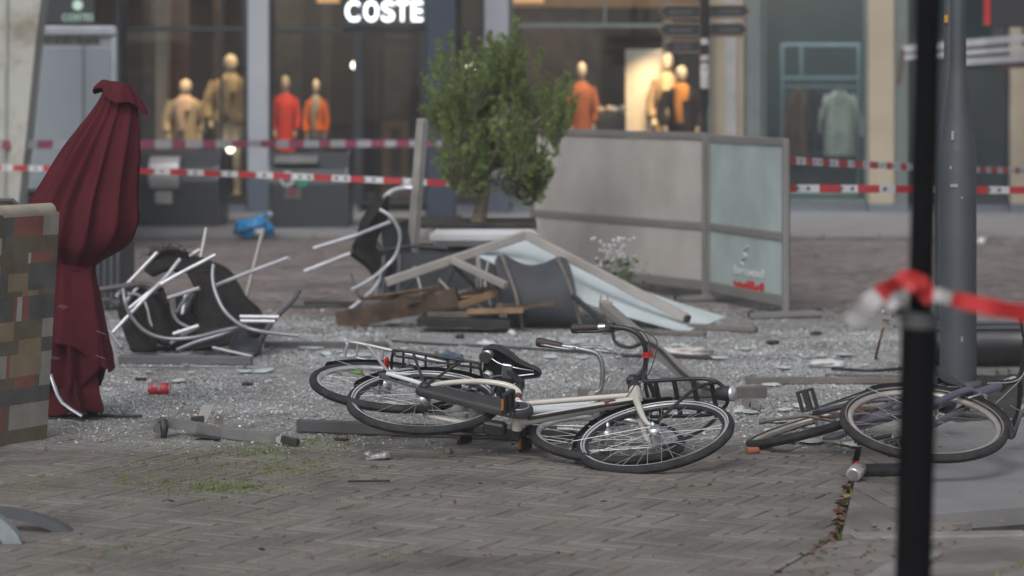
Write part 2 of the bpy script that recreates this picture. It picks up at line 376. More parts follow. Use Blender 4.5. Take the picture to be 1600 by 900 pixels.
# leaf litter in the gutter and a few scattered leaves
LEAF = mat('dry_leaf', (.13, .08, .05), .8, var=.4, scale=20, island=.6)
b = MB()
def leaf(b, x, y, z, s):
    a = rng.uniform(0, 6.28); M = np.array(Matrix.Rotation(a, 3, 'Z') @ Matrix.Rotation(rng.uniform(-.7, .7), 3, 'X') @ Matrix.Rotation(rng.uniform(-.5, .5), 3, 'Y'))
    q = [(-1, 0, 0), (-.4, .45, .12), (.4, .4, .1), (1, 0, .0), (.4, -.4, .12), (-.4, -.45, .1)]
    b.add([V(x, y, z) + M @ (V(*k) * s) for k in q], [[0, 1, 2, 3], [0, 3, 4, 5]])
for _ in range(110):
    y = rng.uniform(8.9, 10.9); leaf(b, gut_x(y) + rng.gauss(-.02, .010), y, rng.uniform(-.02, .008), rng.uniform(.012, .028))
for _ in range(60):
    y = rng.uniform(8.3, 9.5); leaf(b, gut_x(y) + rng.uniform(0, .5), y, .02, rng.uniform(.01, .02))
for _ in range(150):
    g = G(rng.uniform(0, 1600), 520 + 380 * rng.random() ** .6); leaf(b, g[0], g[1], .012 + (.04 if g[0] > 1.6 and g[1] > 9.7 else 0), rng.uniform(.008, .018))
for _ in range(70):
    g = G(rng.uniform(300, 1600), rng.uniform(385, 520)); leaf(b, g[0], g[1], .015, rng.uniform(.02, .04))
o = b.build('leaf_litter', LEAF); o['kind'] = 'stuff'; tag(o, 'dry brown leaves caught in the gutter and blown over the bricks', 'leaves')

# shattered safety glass
def shards():
    n = 165000; rs = np.random.RandomState(11)
    u = rs.uniform(60, 1480, n * 3); v = 478 + 235 * rs.uniform(0, 1, n * 3) ** .95
    Y = F * H / (v - HOR); X = (u - 800) * Y / F
    # uneven density: heaps and thin patches
    nz = np.array([mnoise.noise(Vector((x * 1.1, y * .7, 0))) + .6 * mnoise.noise(Vector((x * 3.3, y * 2.6, 4))) for x, y in zip(X, Y)])
    dens = np.interp(v, [478, 505, 530, 560, 600, 645, 675, 700, 713], [.10, .5, .9, 1, .9, .5, .24, .06, .01])
    dens = dens * np.interp(nz, [-.45, -.1, .2, .55], [.18, .6, 1., 1.7]) * np.interp(Y, [11, 18], [.75, 1.])
    dens *= np.where((X < -.55) & (v > 655), .7, 1) * np.where(u > 1400, .7, 1) * np.where((np.abs(u - 1200) < 170) & (v > 640), 1.5, 1)
    keep = rs.uniform(0, 1.15, n * 3) < dens; X, Y, v = X[keep][:n], Y[keep][:n], v[keep][:n]; n = len(X)
    s = rs.gamma(2.0, .00075, n) + .0010; s *= np.interp(Y, [11.5, 18], [.95, 1.35]); a = rs.uniform(0, 6.28, n)
    base = np.array([[-1, -1, 0], [1, -1, .0], [1, 1, 0], [-1, 1, 0], [.1, -.2, .9]], float)
    vs = np.repeat(base[None], n, 0) * s[:, None, None]; vs *= rs.uniform(.6, 1.4, (n, 5, 3))
    vs[:, :, 2] *= .8; tx, ty = rs.normal(0, .3, n), rs.normal(0, .3, n)
    vs[:, :, 2] += vs[:, :, 0] * tx[:, None] + vs[:, :, 1] * ty[:, None]
    c, q = np.cos(a)[:, None], np.sin(a)[:, None]; x = c * vs[:, :, 0] - q * vs[:, :, 1]; y = q * vs[:, :, 0] + c * vs[:, :, 1]
    zb = np.array([relief(p, q_) for p, q_ in zip(X, Y)])
    vs[:, :, 0] = x + X[:, None]; vs[:, :, 1] = y + Y[:, None]; vs[:, :, 2] += (zb + rs.uniform(0, .004, n))[:, None]
    f = np.array([[0, 1, 4], [1, 2, 4], [2, 3, 4], [3, 0, 4]])
    fs = (f[None] + 5 * np.arange(n)[:, None, None]).reshape(-1, 3)
    me = bpy.data.meshes.new('broken_glass'); me.vertices.add(n * 5); me.vertices.foreach_set('co', vs.reshape(-1))
    me.loops.add(len(fs) * 3); me.loops.foreach_set('vertex_index', fs.reshape(-1))
    me.polygons.add(len(fs)); me.polygons.foreach_set('loop_start', np.arange(len(fs)) * 3); me.polygons.foreach_set('loop_total', np.full(len(fs), 3)); me.update(calc_edges=True)
    me.materials.append(mat('crushed_glass', (.43, .445, .45), .25, var=.25, scale=1.2, island=.55, coat=.4))
    me.materials.append(mat('sparkle_glass_crumb', (.78, .82, .82), .08, var=.1, island=.3, coat=1.))  # sparkle put into the colour: paler, glossier crumbs among the grey ones
    me.polygons.foreach_set('material_index', np.repeat((rs.uniform(0, 1, n) < np.interp(Y, [11.2, 12.6, 16], [.22, .10, .05])).astype(int), 4))
    o = bpy.data.objects.new('broken_glass', me); col.objects.link(o); o['kind'] = 'stuff'
    tag(o, 'countless crumbs of shattered safety glass spread over the bricks', 'broken glass')
shards()
b = MB(); r_ = random.Random(17)
for (u0, v0, su, sv, n) in ((625, 508, 45, 5, 9), (900, 545, 60, 8, 12), (560, 552, 60, 6, 9), (330, 585, 90, 8, 8), (1230, 640, 50, 16, 12), (1040, 552, 60, 8, 9), (1330, 570, 60, 8, 10), (1280, 695, 50, 6, 8), (460, 548, 50, 5, 6), (720, 570, 90, 12, 10)):
    for _ in range(n):
        c = G(r_.gauss(u0, su), r_.gauss(v0, sv)); n_ = r_.randint(5, 8); rad = r_.uniform(.02, .08); ph = r_.uniform(0, 6); tx, ty = r_.gauss(0, .03), r_.gauss(0, .03)
        P_ = [V(c[0] + rad * r_.uniform(.5, 1) * math.cos(ph + 6.283 * i / n_), c[1] + rad * 1.3 * r_.uniform(.5, 1) * math.sin(ph + 6.283 * i / n_), 0) for i in range(n_)]
        for p in P_: p[2] = .014 + (p[0] - c[0]) * tx + (p[1] - c[1]) * ty
        b.prism(P_, (0, 0, .004))
o = b.build('crazed_glass', mat('crazed_aqua_glass', (.56, .63, .63), .4, var=.2, scale=40, island=.25, coat=.15, bump=.6, bscale=120)); o['kind'] = 'stuff'; tag(o, 'larger crazed pieces of pale aqua safety glass lying among the crumbs', 'broken glass')

# ------------------------------------------------------------------ shop building
YF = 32.8; S_ = F / YF
fx = lambda u, Y=YF: (u - 800) * Y / F
fz = lambda v, Y=YF: H - (v - HOR) * Y / F
STEELB = mat('blue_grey_steel', (.085, .11, .15), .45, .2, var=.15, scale=3)
COLG = mat('pale_grey_column', (.36, .39, .44), .55, var=.06, scale=2)
BEIGE = mat('beige_column', (.40, .35, .27), .7, var=.08, scale=2)
FRM = mat('dark_window_frame', (.03, .035, .04), .45, .2, var=.15)
FRMG = mat('grey_green_frame', (.13, .16, .155), .5, .1, var=.1)
INT = mat('dark_brown_interior', (.05, .042, .038), .8, var=.4, scale=.8)
INTF = mat('interior_floor', (.09, .08, .07), .5, var=.2)
INTR = mat('grey_teal_interior', (.045, .065, .07), .8, var=.3, scale=.7)
WPL = mat('wood_panel', (.23, .10, .045), .6, var=.3, scale=3)
PLN = mat('blue_grey_plinth', (.13, .15, .19), .6, var=.12, scale=2)
GLS = window_glass('shop_window_glass', (.88, .92, .93), 1.7)
GLT = window_glass('tinted_window_glass', (.72, .84, .86), 1.9)
bld = thing('shop_building', 'long dark glazed shopfront with pale columns and lit windows across the square', 'shop', (fx(700), YF, 0))
def vbox(mb, u0, u1, v0, v1, Y, d, mi=0, bev=.004):   # box on the front: faces Y, goes d deep
    x0, x1, z1, z0 = fx(u0, Y), fx(u1, Y), fz(v0, Y), fz(v1, Y)
    mb.box(((x0 + x1) / 2, Y + d / 2, (z0 + z1) / 2), (x1 - x0, d, z1 - z0), None, mi, bev)
b = MB(); b.box((0, 38.2, 1.8), (30, .3, 3.6)); b.build('back_wall', INT, bld)
b = MB()
for u0, u1, c in ((430, 470, 0), (500, 515, 0), (600, 640, 0), (815, 905, 1), (906, 940, 0), (220, 244, 0), (330, 345, 1)):
    b.box(((u0 + u1 - 1600) / 2 * 36 / F, 36.2 + .1, 1.8), ((u1 - u0) * 36 / F, .2, 3.4), None, c)
b.build('wall_panel', [mat('panel_grey_brown', (.085, .08, .075), .7, var=.3), mat('panel_taupe', (.13, .105, .09), .7, var=.3)], bld)
b = MB(); vbox(b, 255, 292, -60, 205, 35.0, .15); b.build('wood_panel', WPL, bld)
b = MB(); vbox(b, 243, 262, -60, 330, 34.6, .3); vbox(b, 1037, 1050, -40, 330, 34.9, .2); b.build('inner_column', mat('inner_column_beige', (.30, .26, .21), .7), bld)
b = MB(); b.box((0, 35.5, .03), (30, 5.2, .1)); b.build('shop_floor', INTF, bld)
b = MB(); b.box((0, 35.5, 3.7), (30, 5.2, .15)); b.build('ceiling', mat('dark_ceiling', (.05, .045, .04), .8), bld)
b = MB()
for x in (-15, fx(1172), 15): b.box((x, 35.6, 1.8), (.12, 5., 3.6))
b.build('side_wall', INTR, bld)
b = MB(); b.box(((fx(1190) + 9.5) / 2 + .5, 36.4, 1.8), (9, .12, 3.6)); b.build('back_partition', INTR, bld)
# window display platform
b = MB(); b.box(((fx(190) + fx(1100)) / 2, 33.75, .14), (fx(1100) - fx(190), 1.1, .2), None, 0, .01); b.build('display_platform', mat('platform_grey', (.12, .12, .13), .6), bld)
# plinth
b = MB()
for u0, u1 in ((190, 385), (425, 560), (700, 757), (797, 1160), (1190, 1358), (1400, 1478), (1500, 1580)):
    b = MB(); vbox(b, u0, u1, 318, 338, YF + .02, .16); b.build('plinth', PLN, bld)
cols = [(387, 420, COLG), (757, 795, COLG), (1166, 1190, FRMG), (1358, 1398, BEIGE), (1399, 1420, FRMG), (1580, 1606, BEIGE), (178, 190, FRM)]
for u0, u1, m in cols:
    b = MB(); vbox(b, u0, u1, -360, 276 if m is COLG else (328 if m is BEIGE else 338), YF - .12, .34, 0, .012); c = b.build('column', m, bld)
    if m is not FRM:
        b = MB(); vbox(b, u0 - .5, u1 + .5, 276 if m is COLG else 318, 338, YF - .135, .36); b.build('base', PLN if m is not COLG else STEELB, c)
b = MB(); vbox(b, 1110, 1166, -200, 338, YF + .3, .25); b.build('wall_pier', BEIGE, bld)
b = MB(); vbox(b, 1132, 1152, -200, 336, YF + .25, .04); b.build('pier_inlay', mat('pier_grey_inlay', (.33, .33, .34), .6), bld)
# windows: frame and pane, each opening its own part
wins = [(190, 387, [45], FRM, GLS, [345]), (420, 560, [48], FRM, GLS, []), (560, 664, [48], FRM, GLS, []), (664, 757, [48], FRM, GLS, []), (795, 1110, [40], FRMG, GLS, [945]), (1190, 1358, [], FRMG, GLT, []), (1420, 1580, [95], FRM, GLT, [1500])]
for u0, u1, trs, m, g, muls in wins:
    b = MB(); Yw = YF + .02
    for v0, v1 in [(312, 320), (-130, -120)] + [(t - 3.5, t + 3.5) for t in trs]: vbox(b, u0 + 7, u1 - 7, v0, v1, Yw, .09)
    for a, c in ((u0, u0 + 7), (u1 - 7, u1)): vbox(b, a, c, -130, 320, Yw - .01, .11)
    for mm in muls: vbox(b, mm - 2, mm + 2, -116, trs[0] - 4 if u0 == 795 else 311, Yw + .004, .08)
    fr = b.build('window', m, bld)
    b = MB(); x0, x1 = fx(u0 + 4), fx(u1 - 4); b.add([(x0, YF + .07, fz(316)), (x1, YF + .07, fz(316)), (x1, YF + .07, fz(-125)), (x0, YF + .07, fz(-125))], [[0, 1, 2, 3]]); b.build('pane', g, fr)
# door between the mullions
b = MB()
for a, c in ((560, 572), (585, 592), (640, 648)): vbox(b, a, c, 55, 338, YF + .2, .06)
vbox(b, 592, 640, 60, 70, YF + .2, .05); vbox(b, 592, 640, 318, 338, YF + .2, .05)
d = b.build('door', mat('door_frame_grey', (.055, .065, .065), .5), bld)
b = MB()
for a, c in ((596, 610), (626, 638)): vbox(b, a, c, 200, 338, 34.5, .06)
vbox(b, 596, 638, 190, 200, 34.5, .06); b.build('shelf_unit', mat('pale_timber', (.36, .24, .15), .6, var=.2), bld)
# fascia and upper storey
b = MB(); b.box((0, YF + .3, 4.9), (30, .6, 2.0), None, 0, .01); b.build('fascia', mat('fascia_grey', (.12, .12, .125), .7, var=.15), bld)
b = MB(); b.box((0, YF + .9, 9.0), (30, 1.5, 6.0)); up = b.build('upper_wall', mat('upper_brick', (.2, .15, .13), .85, var=.2), bld)
for i in range(9):
    b = MB(); b.box((-12 + 3 * i, YF + .13, 8.6), (1.5, .06, 1.8), None, 0, .01); b.build('upper_window', FRM, bld)
# ceiling lamps behind the glass
AMB = mat('amber_ceiling_lamp', (1., .52, .20), .5, emit=.55)
LAMP = mat('spotlight_face', (1., .87, .66), .5, emit=5.)
b = MB()
for u0, u1 in ((495, 530), (625, 650), (680, 712), (800, 850), (1130, 1165)): vbox(b, u0, u1, -12, 4, 34.4, .1)
b.build('ceiling_light', AMB, bld)
b = MB(); vbox(b, 800, 1165, -70, 12, 36, .08); b.build('lit_soffit', mat('warm_soffit', (.30, .2, .12), .7, var=.15), bld)
b = MB()
for u, v in ((555, 101), (735, 103), (360, 231)):
    c = W(u, v, 34.9 if v < 200 else 33.4); b.lathe(c, (0, -1, -.3), [(0, .05), (.04, .055)], 12)
b.build('spotlight', LAMP, bld)
# shop sign: illuminated letters
LET = mat('lit_letter', (.86, .93, 1.), .4, emit=2.0, var=.01)
s = thing('shop_sign', 'glowing white letters COSTE over the dark shop door', 'sign', (fx(600), YF - .1, fz(40)))
for ch_, uc_, w_ in (('C', 551.5, 25), ('O', 580.5, 26), ('S', 606.5, 23), ('T', 629, 22), ('E', 651, 20), ('S', 676, 23)): text('letter', ch_, .36, (fx(uc_), YF - .08, fz(19.5)), LET, s, width=w_ * .86 / S_, extrude=.03, bold=.006)
b = MB(); vbox(b, 530, 700, 37, 40.5, YF - .06, .1); b.build('mounting_rail', FRM, s)
# small projecting sign at the left
s = thing('hanging_sign', 'dark square sign with a pale green disc and lettering above the truck', 'sign', (fx(121, 30.5), 30.5, fz(38, 30.5)))
b = MB(); vbox(b, 72, 148, -60, 37, 30.5, .1, 0, .01); b.build('board', mat('sign_board_black', (.012, .016, .022), .4), s)
b = MB(); vbox(b, 98, 146, -60, -54, 30.6, 2.4); b.build('bracket', FRM, s)
PG = mat('pale_green_mark', (.42, .62, .52), .5, emit=.25)
b = MB(); b.lathe((fx(121, 30.47), 30.49, fz(8, 30.5)), (0, -1, 0), [(0, .06), (.012, .06)], 20); b.build('emblem', PG, s)
text('lettering', 'COSTES', .115, (fx(121, 30.47), 30.485, fz(28, 30.5)), PG, s, width=48 * 30.5 / F, extrude=.005)

# mannequins
SKIN = mat('mannequin_cream', (.72, .62, .48), .5, var=.05)
def mannequin(u, vtop, Y, label, coat, skirt, scarf=None, wide=1., lamp=45, turn=0., longcoat=.42):
    z0 = .245; ztop = fz(vtop, Y); h = ztop - z0; x0 = fx(u, Y)
    t = thing('mannequin', label, 'mannequin', (x0, Y, z0), 'mannequins in the shop windows')
    T = lambda p: V(x0 + wide * (math.cos(turn) * p[0] - math.sin(turn) * p[1]) * h, Y + (math.sin(turn) * p[0] + math.cos(turn) * p[1]) * h, z0 + p[2] * h)
    def ell(z, a, c, cx=0, cy=0, n=16): return [(cx + a * math.cos(k), cy + c * math.sin(k), z) for k in np.linspace(0, 2 * math.pi, n, endpoint=False)]
    b = MB(T)
    b.loft([ell(z, a, c) for z, a, c in ((.48, .085, .06), (.55, .08, .055), (.62, .07, .05), (.70, .09, .06), (.78, .105, .06), (.82, .09, .05), (.84, .035, .03), (.87, .028, .028))], cap=True)
    b.loft([ell(z, a, c, 0, cy) for z, a, c, cy in ((.865, .02, .025, 0), (.885, .036, .045, -.008), (.92, .046, .055, -.006), (.96, .047, .056, 0), (.985, .035, .042, 0), (1., .01, .012, 0))], cap=True)
    for sx in (-1, 1):
        b.loft([ell(z, a, a, sx * .045, cy) for z, a, cy in ((.5, .05, 0), (.38, .042, 0), (.27, .03, 0), (.18, .03, .005), (.06, .018, .01), (.02, .022, -.01), (0, .024, -.02))], cap=True)
        b.tube([(sx * .10, 0, .80), (sx * .13, 0, .70), (sx * .145, -.01, .62), (sx * .13, -.05, .53), (sx * .12, -.07, .48)], [.028, .026, .022, .018, .014], curve=3)
    b.build('body', SKIN, t)
    b = MB(T); hem = longcoat
    b.loft([ell(z, a, c, 0, 0, 18) for z, a, c in ((hem, .125, .095), ((hem + .62) / 2, .112, .085), (.62, .09, .07), (.72, .11, .075), (.80, .118, .072), (.835, .07, .05), (.85, .042, .04))])
    for sx in (-1, 1): b.tube([(sx * .105, 0, .805), (sx * .14, 0, .70), (sx * .155, -.012, .62), (sx * .14, -.055, .54)], [.036, .04, .036, .034], curve=3)
    b.build('coat', coat, t)
    if skirt:
        b = MB(T); b.loft([ell(z, a, c, 0, 0, 18) for z, a, c in ((.22, .10, .085), (.36, .11, .08), (.5, .095, .07))]); b.build('skirt', skirt, t)
    if scarf:
        b = MB(T); b.loft([ell(z, a, c, 0, -.012, 14) for z, a, c in ((.73, .06, .09), (.79, .075, .082), (.84, .06, .06), (.865, .04, .045))]); b.tube([(-.02, -.085, .82), (-.03, -.10, .7), (-.02, -.105, .56)], [.03, .036, .03]); b.build('scarf', scarf, t)
    if lamp:
        ld = bpy.data.lights.new('shop_spot', 'SPOT'); ld.energy = lamp; ld.color = (1, .72, .42); ld.spot_size = R(34); ld.spot_blend = .6; ld.shadow_soft_size = .06
        lo = bpy.data.objects.new('shop_spot', ld); col.objects.link(lo); lo.location = (x0 + .25, Y - .75, 3.35)
        lo.rotation_euler = (Vector((x0, Y, z0 + h * .72)) - lo.location).to_track_quat('-Z', 'Y').to_euler(); lo.parent = bld; lo.location = Vector(lo.location) - Vector(bld['_o'])
    return t
cl = lambda n, c, **k: mat(n, c, .8, var=.3, scale=5, stain=tuple(.35 * x for x in c), stain_scale=5, stain_amt=.7, **k)
mannequin(290, 124, 33.7, 'short mannequin in a beige coat over a pink and orange skirt, left window', cl('beige_coat', (.50, .42, .30)), cl('orange_red_skirt', (.62, .12, .04)), cl('pale_pink_scarf', (.75, .55, .45)), 1.1, 260)
mannequin(360, 85, 33.6, 'tallest mannequin in a khaki jacket and cream trousers left of the grey column', cl('khaki_jacket', (.30, .24, .15)), None, cl('cream_scarf', (.55, .45, .28)), 1.05, 230, longcoat=.52)
mannequin(381, 128, 33.9, 'mannequin with a bright red bag half behind the grey column', cl('red_top', (.55, .04, .03)), cl('dark_red_skirt', (.25, .03, .03)), cl('cream_scarf', (.5, .4, .3)), .7, 120)
mannequin(446, 118, 34.2, 'slim mannequin in a long red dress right of the grey column', cl('scarlet_dress', (.60, .045, .03)), cl('scarlet_dress', (.60, .045, .03)), None, .7, 110, longcoat=.3)
mannequin(494, 124, 33.9, 'mannequin in an orange top and blue jeans beside the shop door', cl('vivid_orange_top', (.85, .2, .03)), cl('blue_jeans', (.08, .13, .18)), cl('pale_shawl', (.5, .45, .38)), .62, 190, longcoat=.56)
mannequin(909, 97, 33.8, 'mannequin in a rust orange coat just right of the tree', cl('rust_orange_coat', (.55, .17, .07)), cl('cream_skirt', (.7, .5, .28)), None, .72, 240)
mannequin(1043, 83, 34.3, 'tall pale mannequin beside the lit white panel', cl('mixed_tan_coat', (.34, .25, .16)), cl('cream_skirt', (.6, .45, .3)), cl('cream_scarf', (.55, .45, .28)), .8, 160)
mannequin(1064, 103, 33.7, 'mannequin in a black coat with orange and gold scarf left of the black signpost', cl('black_wool_coat', (.03, .025, .03)), cl('orange_red_skirt', (.5, .15, .05)), cl('gold_orange_scarf', (.8, .33, .08)), 1.0, 280)
s = thing('display_board', 'tall warm lit white panel standing in the shop window', 'panel', (fx(1006, 34.4), 34.4, .24))
b = MB(); vbox(b, 977, 1036, 77, 300, 34.4, .06, 0, .01); b.build('board', mat('panel_white', (.62, .58, .52), .6, var=.05), s)
b = MB(); b.box((fx(1006, 34.4), 34.45, .26), (.5, .3, .03)); b.build('foot', FRM, s)
ld = bpy.data.lights.new('panel_spot', 'SPOT'); ld.energy = 300; ld.color = (1, .66, .34); ld.spot_size = R(38); ld.spot_blend = .9; ld.shadow_soft_size = .05
lo = bpy.data.objects.new('panel_spot', ld); col.objects.link(lo); lo.location = (fx(1025), 33.3, 2.9); lo.rotation_euler = (Vector((fx(1020), 34.4, 1.35)) - lo.location).to_track_quat('-Z', 'Y').to_euler()
ld = bpy.data.lights.new('shop_area', 'AREA'); ld.energy = 110; ld.color = (1, .70, .42); ld.shape = 'RECTANGLE'; ld.size = 12; ld.size_y = 2.5
l2 = bpy.data.lights.new('rack_fill_light', 'AREA'); l2.energy = 110; l2.color = (.85, .95, 1); l2.shape = 'RECTANGLE'; l2.size = 3; l2.size_y = 1.  # added fill light, no visible fitting, brightens the garments and rack
o2 = bpy.data.objects.new('rack_fill_light', l2); col.objects.link(o2); o2.location = (fx(1280), 33.4, 3.5); o2.rotation_euler = (R(18), 0, 0)
lo = bpy.data.objects.new('shop_area', ld); col.objects.link(lo); lo.location = (-1.5, 35.8, 3.55)
for k, (u, lab, c) in enumerate(((945, 'small cream shoe box pair left on the window ledge', (.6, .5, .4)), (966, 'white folded pullover on the window ledge beside the panel', (.62, .62, .62)))):
    b = MB(); Yq = 33.7; x = fx(u, Yq); 
    b.box((x, Yq, .24 + .53), (.2, .2, 1.06), None, 0, .01); st = None
    s = thing('display_stand', lab.replace('small', 'slim plinth with'), 'display stand', (x, Yq, .24)) if 0 else thing('display_stand', ('grey display plinth topped with small cream shoes' if k == 0 else 'grey display plinth topped with white folded knitwear'), 'display stand', (x, Yq, .24))
    b.build('plinth', mat('plinth_dark', (.07, .07, .075), .6), s)
    b = MB(); b.ball((x - .05, Yq, .24 + 1.11), (.055, .09, .05)); b.ball((x + .06, Yq, .24 + 1.12), (.05, .08, .06)); b.build('goods', cl('goods_%d' % k, c), s)

# right-hand shop: clothes rack
AQ = mat('aqua_rack_frame', (.16, .21, .22), .5, .1, var=.08)
s = thing('clothes_rack', 'pale aqua square tube clothes rack with shelf in the right window', 'clothes rack', (fx(1282, 34), 34.1, .08))
b = MB(); Yr = 34.0
for u in (1222, 1342): 
    for dy in (0, .5): vbox(b, u - 2.5, u + 2.5, 68, 318, Yr + dy, .04)
for v in (70, 122): 
    for dy in (0, .5): vbox(b, 1224.5, 1339.5, v - 2.5, v + 2.5, Yr + dy + .001, .038)
vbox(b, 1250, 1254, 72, 118, Yr + .25, .03)
b.build('frame', AQ, s)
b = MB(); vbox(b, 1226, 1338, 134, 137, Yr + .27, .03); b.build('hanging_rail', AQ, s)
s = thing('display_plinth', 'low pale aqua display block under the clothes rack', 'display plinth', (fx(1285, 33.4), 33.4, .08))
b = MB(); vbox(b, 1226, 1345, 300, 323, 33.4, .5, 0, .01); b.build('block', mat('aqua_white', (.42, .52, .50), .6), s)
def garment(u0, u1, v0, v1, m, label, Y=Yr + .28, seed=0):
    x0, x1, z1, z0 = fx(u0, Y), fx(u1, Y), fz(v0, Y), fz(v1, Y); cx = (x0 + x1) / 2; w_ = (x1 - x0) / 2
    t = thing('hanging_garment', label, 'clothing', (cx, Y, z0), 'clothes on the rack')
    b = MB(); rings = []
    for k, s_ in enumerate((0, .12, .3, .6, 1)):
        z = z1 + (z0 - z1) * s_; ww = w_ * (.25, .62, .66, .7, .74)[k]; rings.append([(cx + ww * math.cos(a), Y + .1 * math.sin(a) * (1 + .3 * math.sin(5 * a + seed)), z) for a in np.linspace(0, 6.283, 24, endpoint=False)])
    b.loft(rings, cap=True); b.build('body_panel', m, t)
    b = MB()
    for sx in (-1, 1): b.tube([(cx + sx * w_ * .5, Y, z1 - .06), (cx + sx * w_ * .82, Y, z1 + (z0 - z1) * .35), (cx + sx * w_ * .97, Y, z1 + (z0 - z1) * .7)], [.05, .06, .055], curve=3)
    b.build('sleeves', m, t)
    b = MB(); b.tube([(cx, Y, z1), (cx, Y, fz(136, Y) + .01)], .006); b.build('hanger', CHROME, t)
garment(1276, 1346, 142, 243, cl('off_white_jacket', (.50, .47, .40)), 'off white short jacket hanging at the right end of the aqua rack')
garment(1226, 1268, 140, 246, cl('brown_coat', (.16, .09, .06)), 'brown coat hanging at the left end of the aqua rack', Yr + .3, 2)
garment(1256, 1292, 140, 236, cl('navy_coat', (.03, .035, .05)), 'navy coat hanging between the brown coat and the white jacket', Yr + .3, 4)
# awning arms and sign at the far right
s = thing('folding_awning', 'folded shop awning with three pale metal arms at the top right', 'awning', (fx(1520, 31), 31., fz(100, 31)))
for k, (v0, v1) in enumerate(((77, 56), (90, 74), (97, 92))):
    b = MB(); b.beam(W(1412 + (0, 0, 90)[k], v0, 31), W(1720, v1 - 8, 31.6), .06, (.085, .06, .08)[k]); b.build('arm', mat('awning_arm_white', (.55, .56, .6), .4, .2), s)
b = MB(); b.beam(W(1411, 78, 31), W(1404, 132, 31), .06, .05); b.build('drop_bar', mat('rust_brown', (.09, .05, .04), .6), s); b = MB(); b.beam(W(1560, 100, 31.6), W(1760, 90, 31.6), .4, .12); b.build('front_bar', mat('rust_brown', (.09, .05, .04), .6), s)
b = MB(); b.beam(W(1600, 70, 31.6), V(fx(1600), YF, fz(40)), .05, .05); b.build('bracket', FRM, s)
s = thing('box_sign', 'black box sign with a red edge at the top right corner', 'sign', (fx(1590, 30), 30., fz(45, 30)))
b = MB(); vbox(b, 1548, 1690, -60, 42, 30, .2, 0, .01); b.build('housing', mat('sign_black', (.015, .016, .02), .4), s)
b = MB(); vbox(b, 1541, 1547.5, -60, 40, 30, .2, 0, .01); b.build('edge', mat('sign_red', (.5, .02, .02), .4), s)
b = MB(); b.beam(W(1600, -40, 30.2), V(W(1600, -40, 30.2)[0], YF, 3.05), .06, .06); b.build('bracket', FRM, s)
# slim dark blue post by the door
s = thing('square_post', 'slim dark blue steel post in front of the shop door', 'post', (fx(689, 31.2), 31.2, .06))
b = MB(); vbox(b, 665, 713, -420, 345, 31.2, .3, 0, .02); b.build('shaft', mat('dark_blue_steel', (.028, .042, .07), .5, .2, var=.12), s)
b = MB(); b.box((fx(689, 31.2), 31.35, .075), (.5, .45, .02), None, 0, .005); b.build('base_plate', FRM, s)

# ------------------------------------------------------------------ behind the square: pillar, truck, bins, signpost
s = thing('tapered_pillar', 'off white stained concrete pillar leaning in at the far left edge', 'pillar', (fx(-20, 24), 24.2, 0))
b = MB(); Y = 24.
def ringat(z, u0, u1, d=.5): return [(fx(u0, Y), Y, z), (fx(u1, Y), Y, z), (fx(u1, Y) - .02, Y + d, z), (fx(u0, Y), Y + d, z)]
zz = lambda v: fz(v, Y)
b.loft([ringat(z, a, c) for z, a, c in ((0, -60, 17), (zz(300), -60, 31), (zz(200), -60, 42), (zz(60), -60, 56), (zz(0), -60, 64), (zz(-260), -75, 90))], cap=True, smooth=False)
b.build('shaft', mat('stained_white_concrete', (.42, .43, .40), .85, var=.08, scale=2, stain=(.20, .17, .12), stain_scale=2.6, stain_amt=.75), s)
b = MB(); b.beam((fx(6, Y), Y - .012, .1), (fx(14, Y), Y - .012, 4), .02, .03); b.build('joint_strip', mat('strip_grey', (.3, .32, .31), .6), s)
# box truck, rear end
YT = 26.5
TRK = mat('truck_blue_grey', (.33, .38, .43), .5, .1, var=.06, scale=1.5)
s = thing('box_truck', 'pale blue grey box truck seen from behind between the pillar and the parasol', 'truck', (fx(70, YT), YT, 0))
xR, xL, zt, zb = fx(184, YT), fx(184, YT) - 2.15, fz(40, YT), fz(300, YT)
TT_ = lambda p: V(xR + (p[0] - xR) * math.cos(.17) - (p[1] - YT) * math.sin(.17), YT + (p[0] - xR) * math.sin(.17) + (p[1] - YT) * math.cos(.17), p[2])
b = MB(TT_); b.box(((xL + xR) / 2, YT + 2.0, (zt + zb) / 2), (xR - xL, 4.0, zt - zb), None, 0, .05); b.build('cargo_box', TRK, s)
b = MB(TT_)
for k in range(30): b.box(((xL + xR) / 2, YT - .006, zb + .12 + k * (zt - zb - .32) / 30), (xR - xL - .1, .014, (zt - zb - .32) / 30 - .006), None, 0, .004)
sh = b.build('roller_shutter', mat('shutter_blue_grey', (.34, .39, .44), .5, .1, var=.06, scale=2), s)
b = MB(TT_); b.box(((xL + xR) / 2, YT - .02, zt - .06), (xR - xL - .02, .06, .10), None, 0, .02)
for x in (xR - .04, xL + .04): b.box((x, YT - .02, (zt + zb) / 2), (.06, .05, zt - zb - .24), None, 0, .01)
b.build('top_rail', mat('truck_rail_white', (.43, .46, .5), .45, .2), s)
b = MB(TT_); r_ = random.Random(4); x = fx(58, YT)
while x < fx(156, YT):      # a line of lettering too blurred to read
    w_ = r_.uniform(.012, .026); hh = r_.choice((.06, .06, .085)); b.box((x + w_ / 2, YT - .018, fz(64, YT) + hh / 2 - .03), (w_, .008, hh)); x += w_ + r_.uniform(.008, .02)
b.build('lettering', mat('truck_letter_brown', (.06, .045, .035), .6), s)
b = MB(TT_); b.beam((fx(130, YT), YT - .02, zb + .1), (fx(130, YT), YT - .02, zt - .18), .012, .03); b.build('latch_bar', mat('truck_seam', (.2, .23, .26), .5), s)
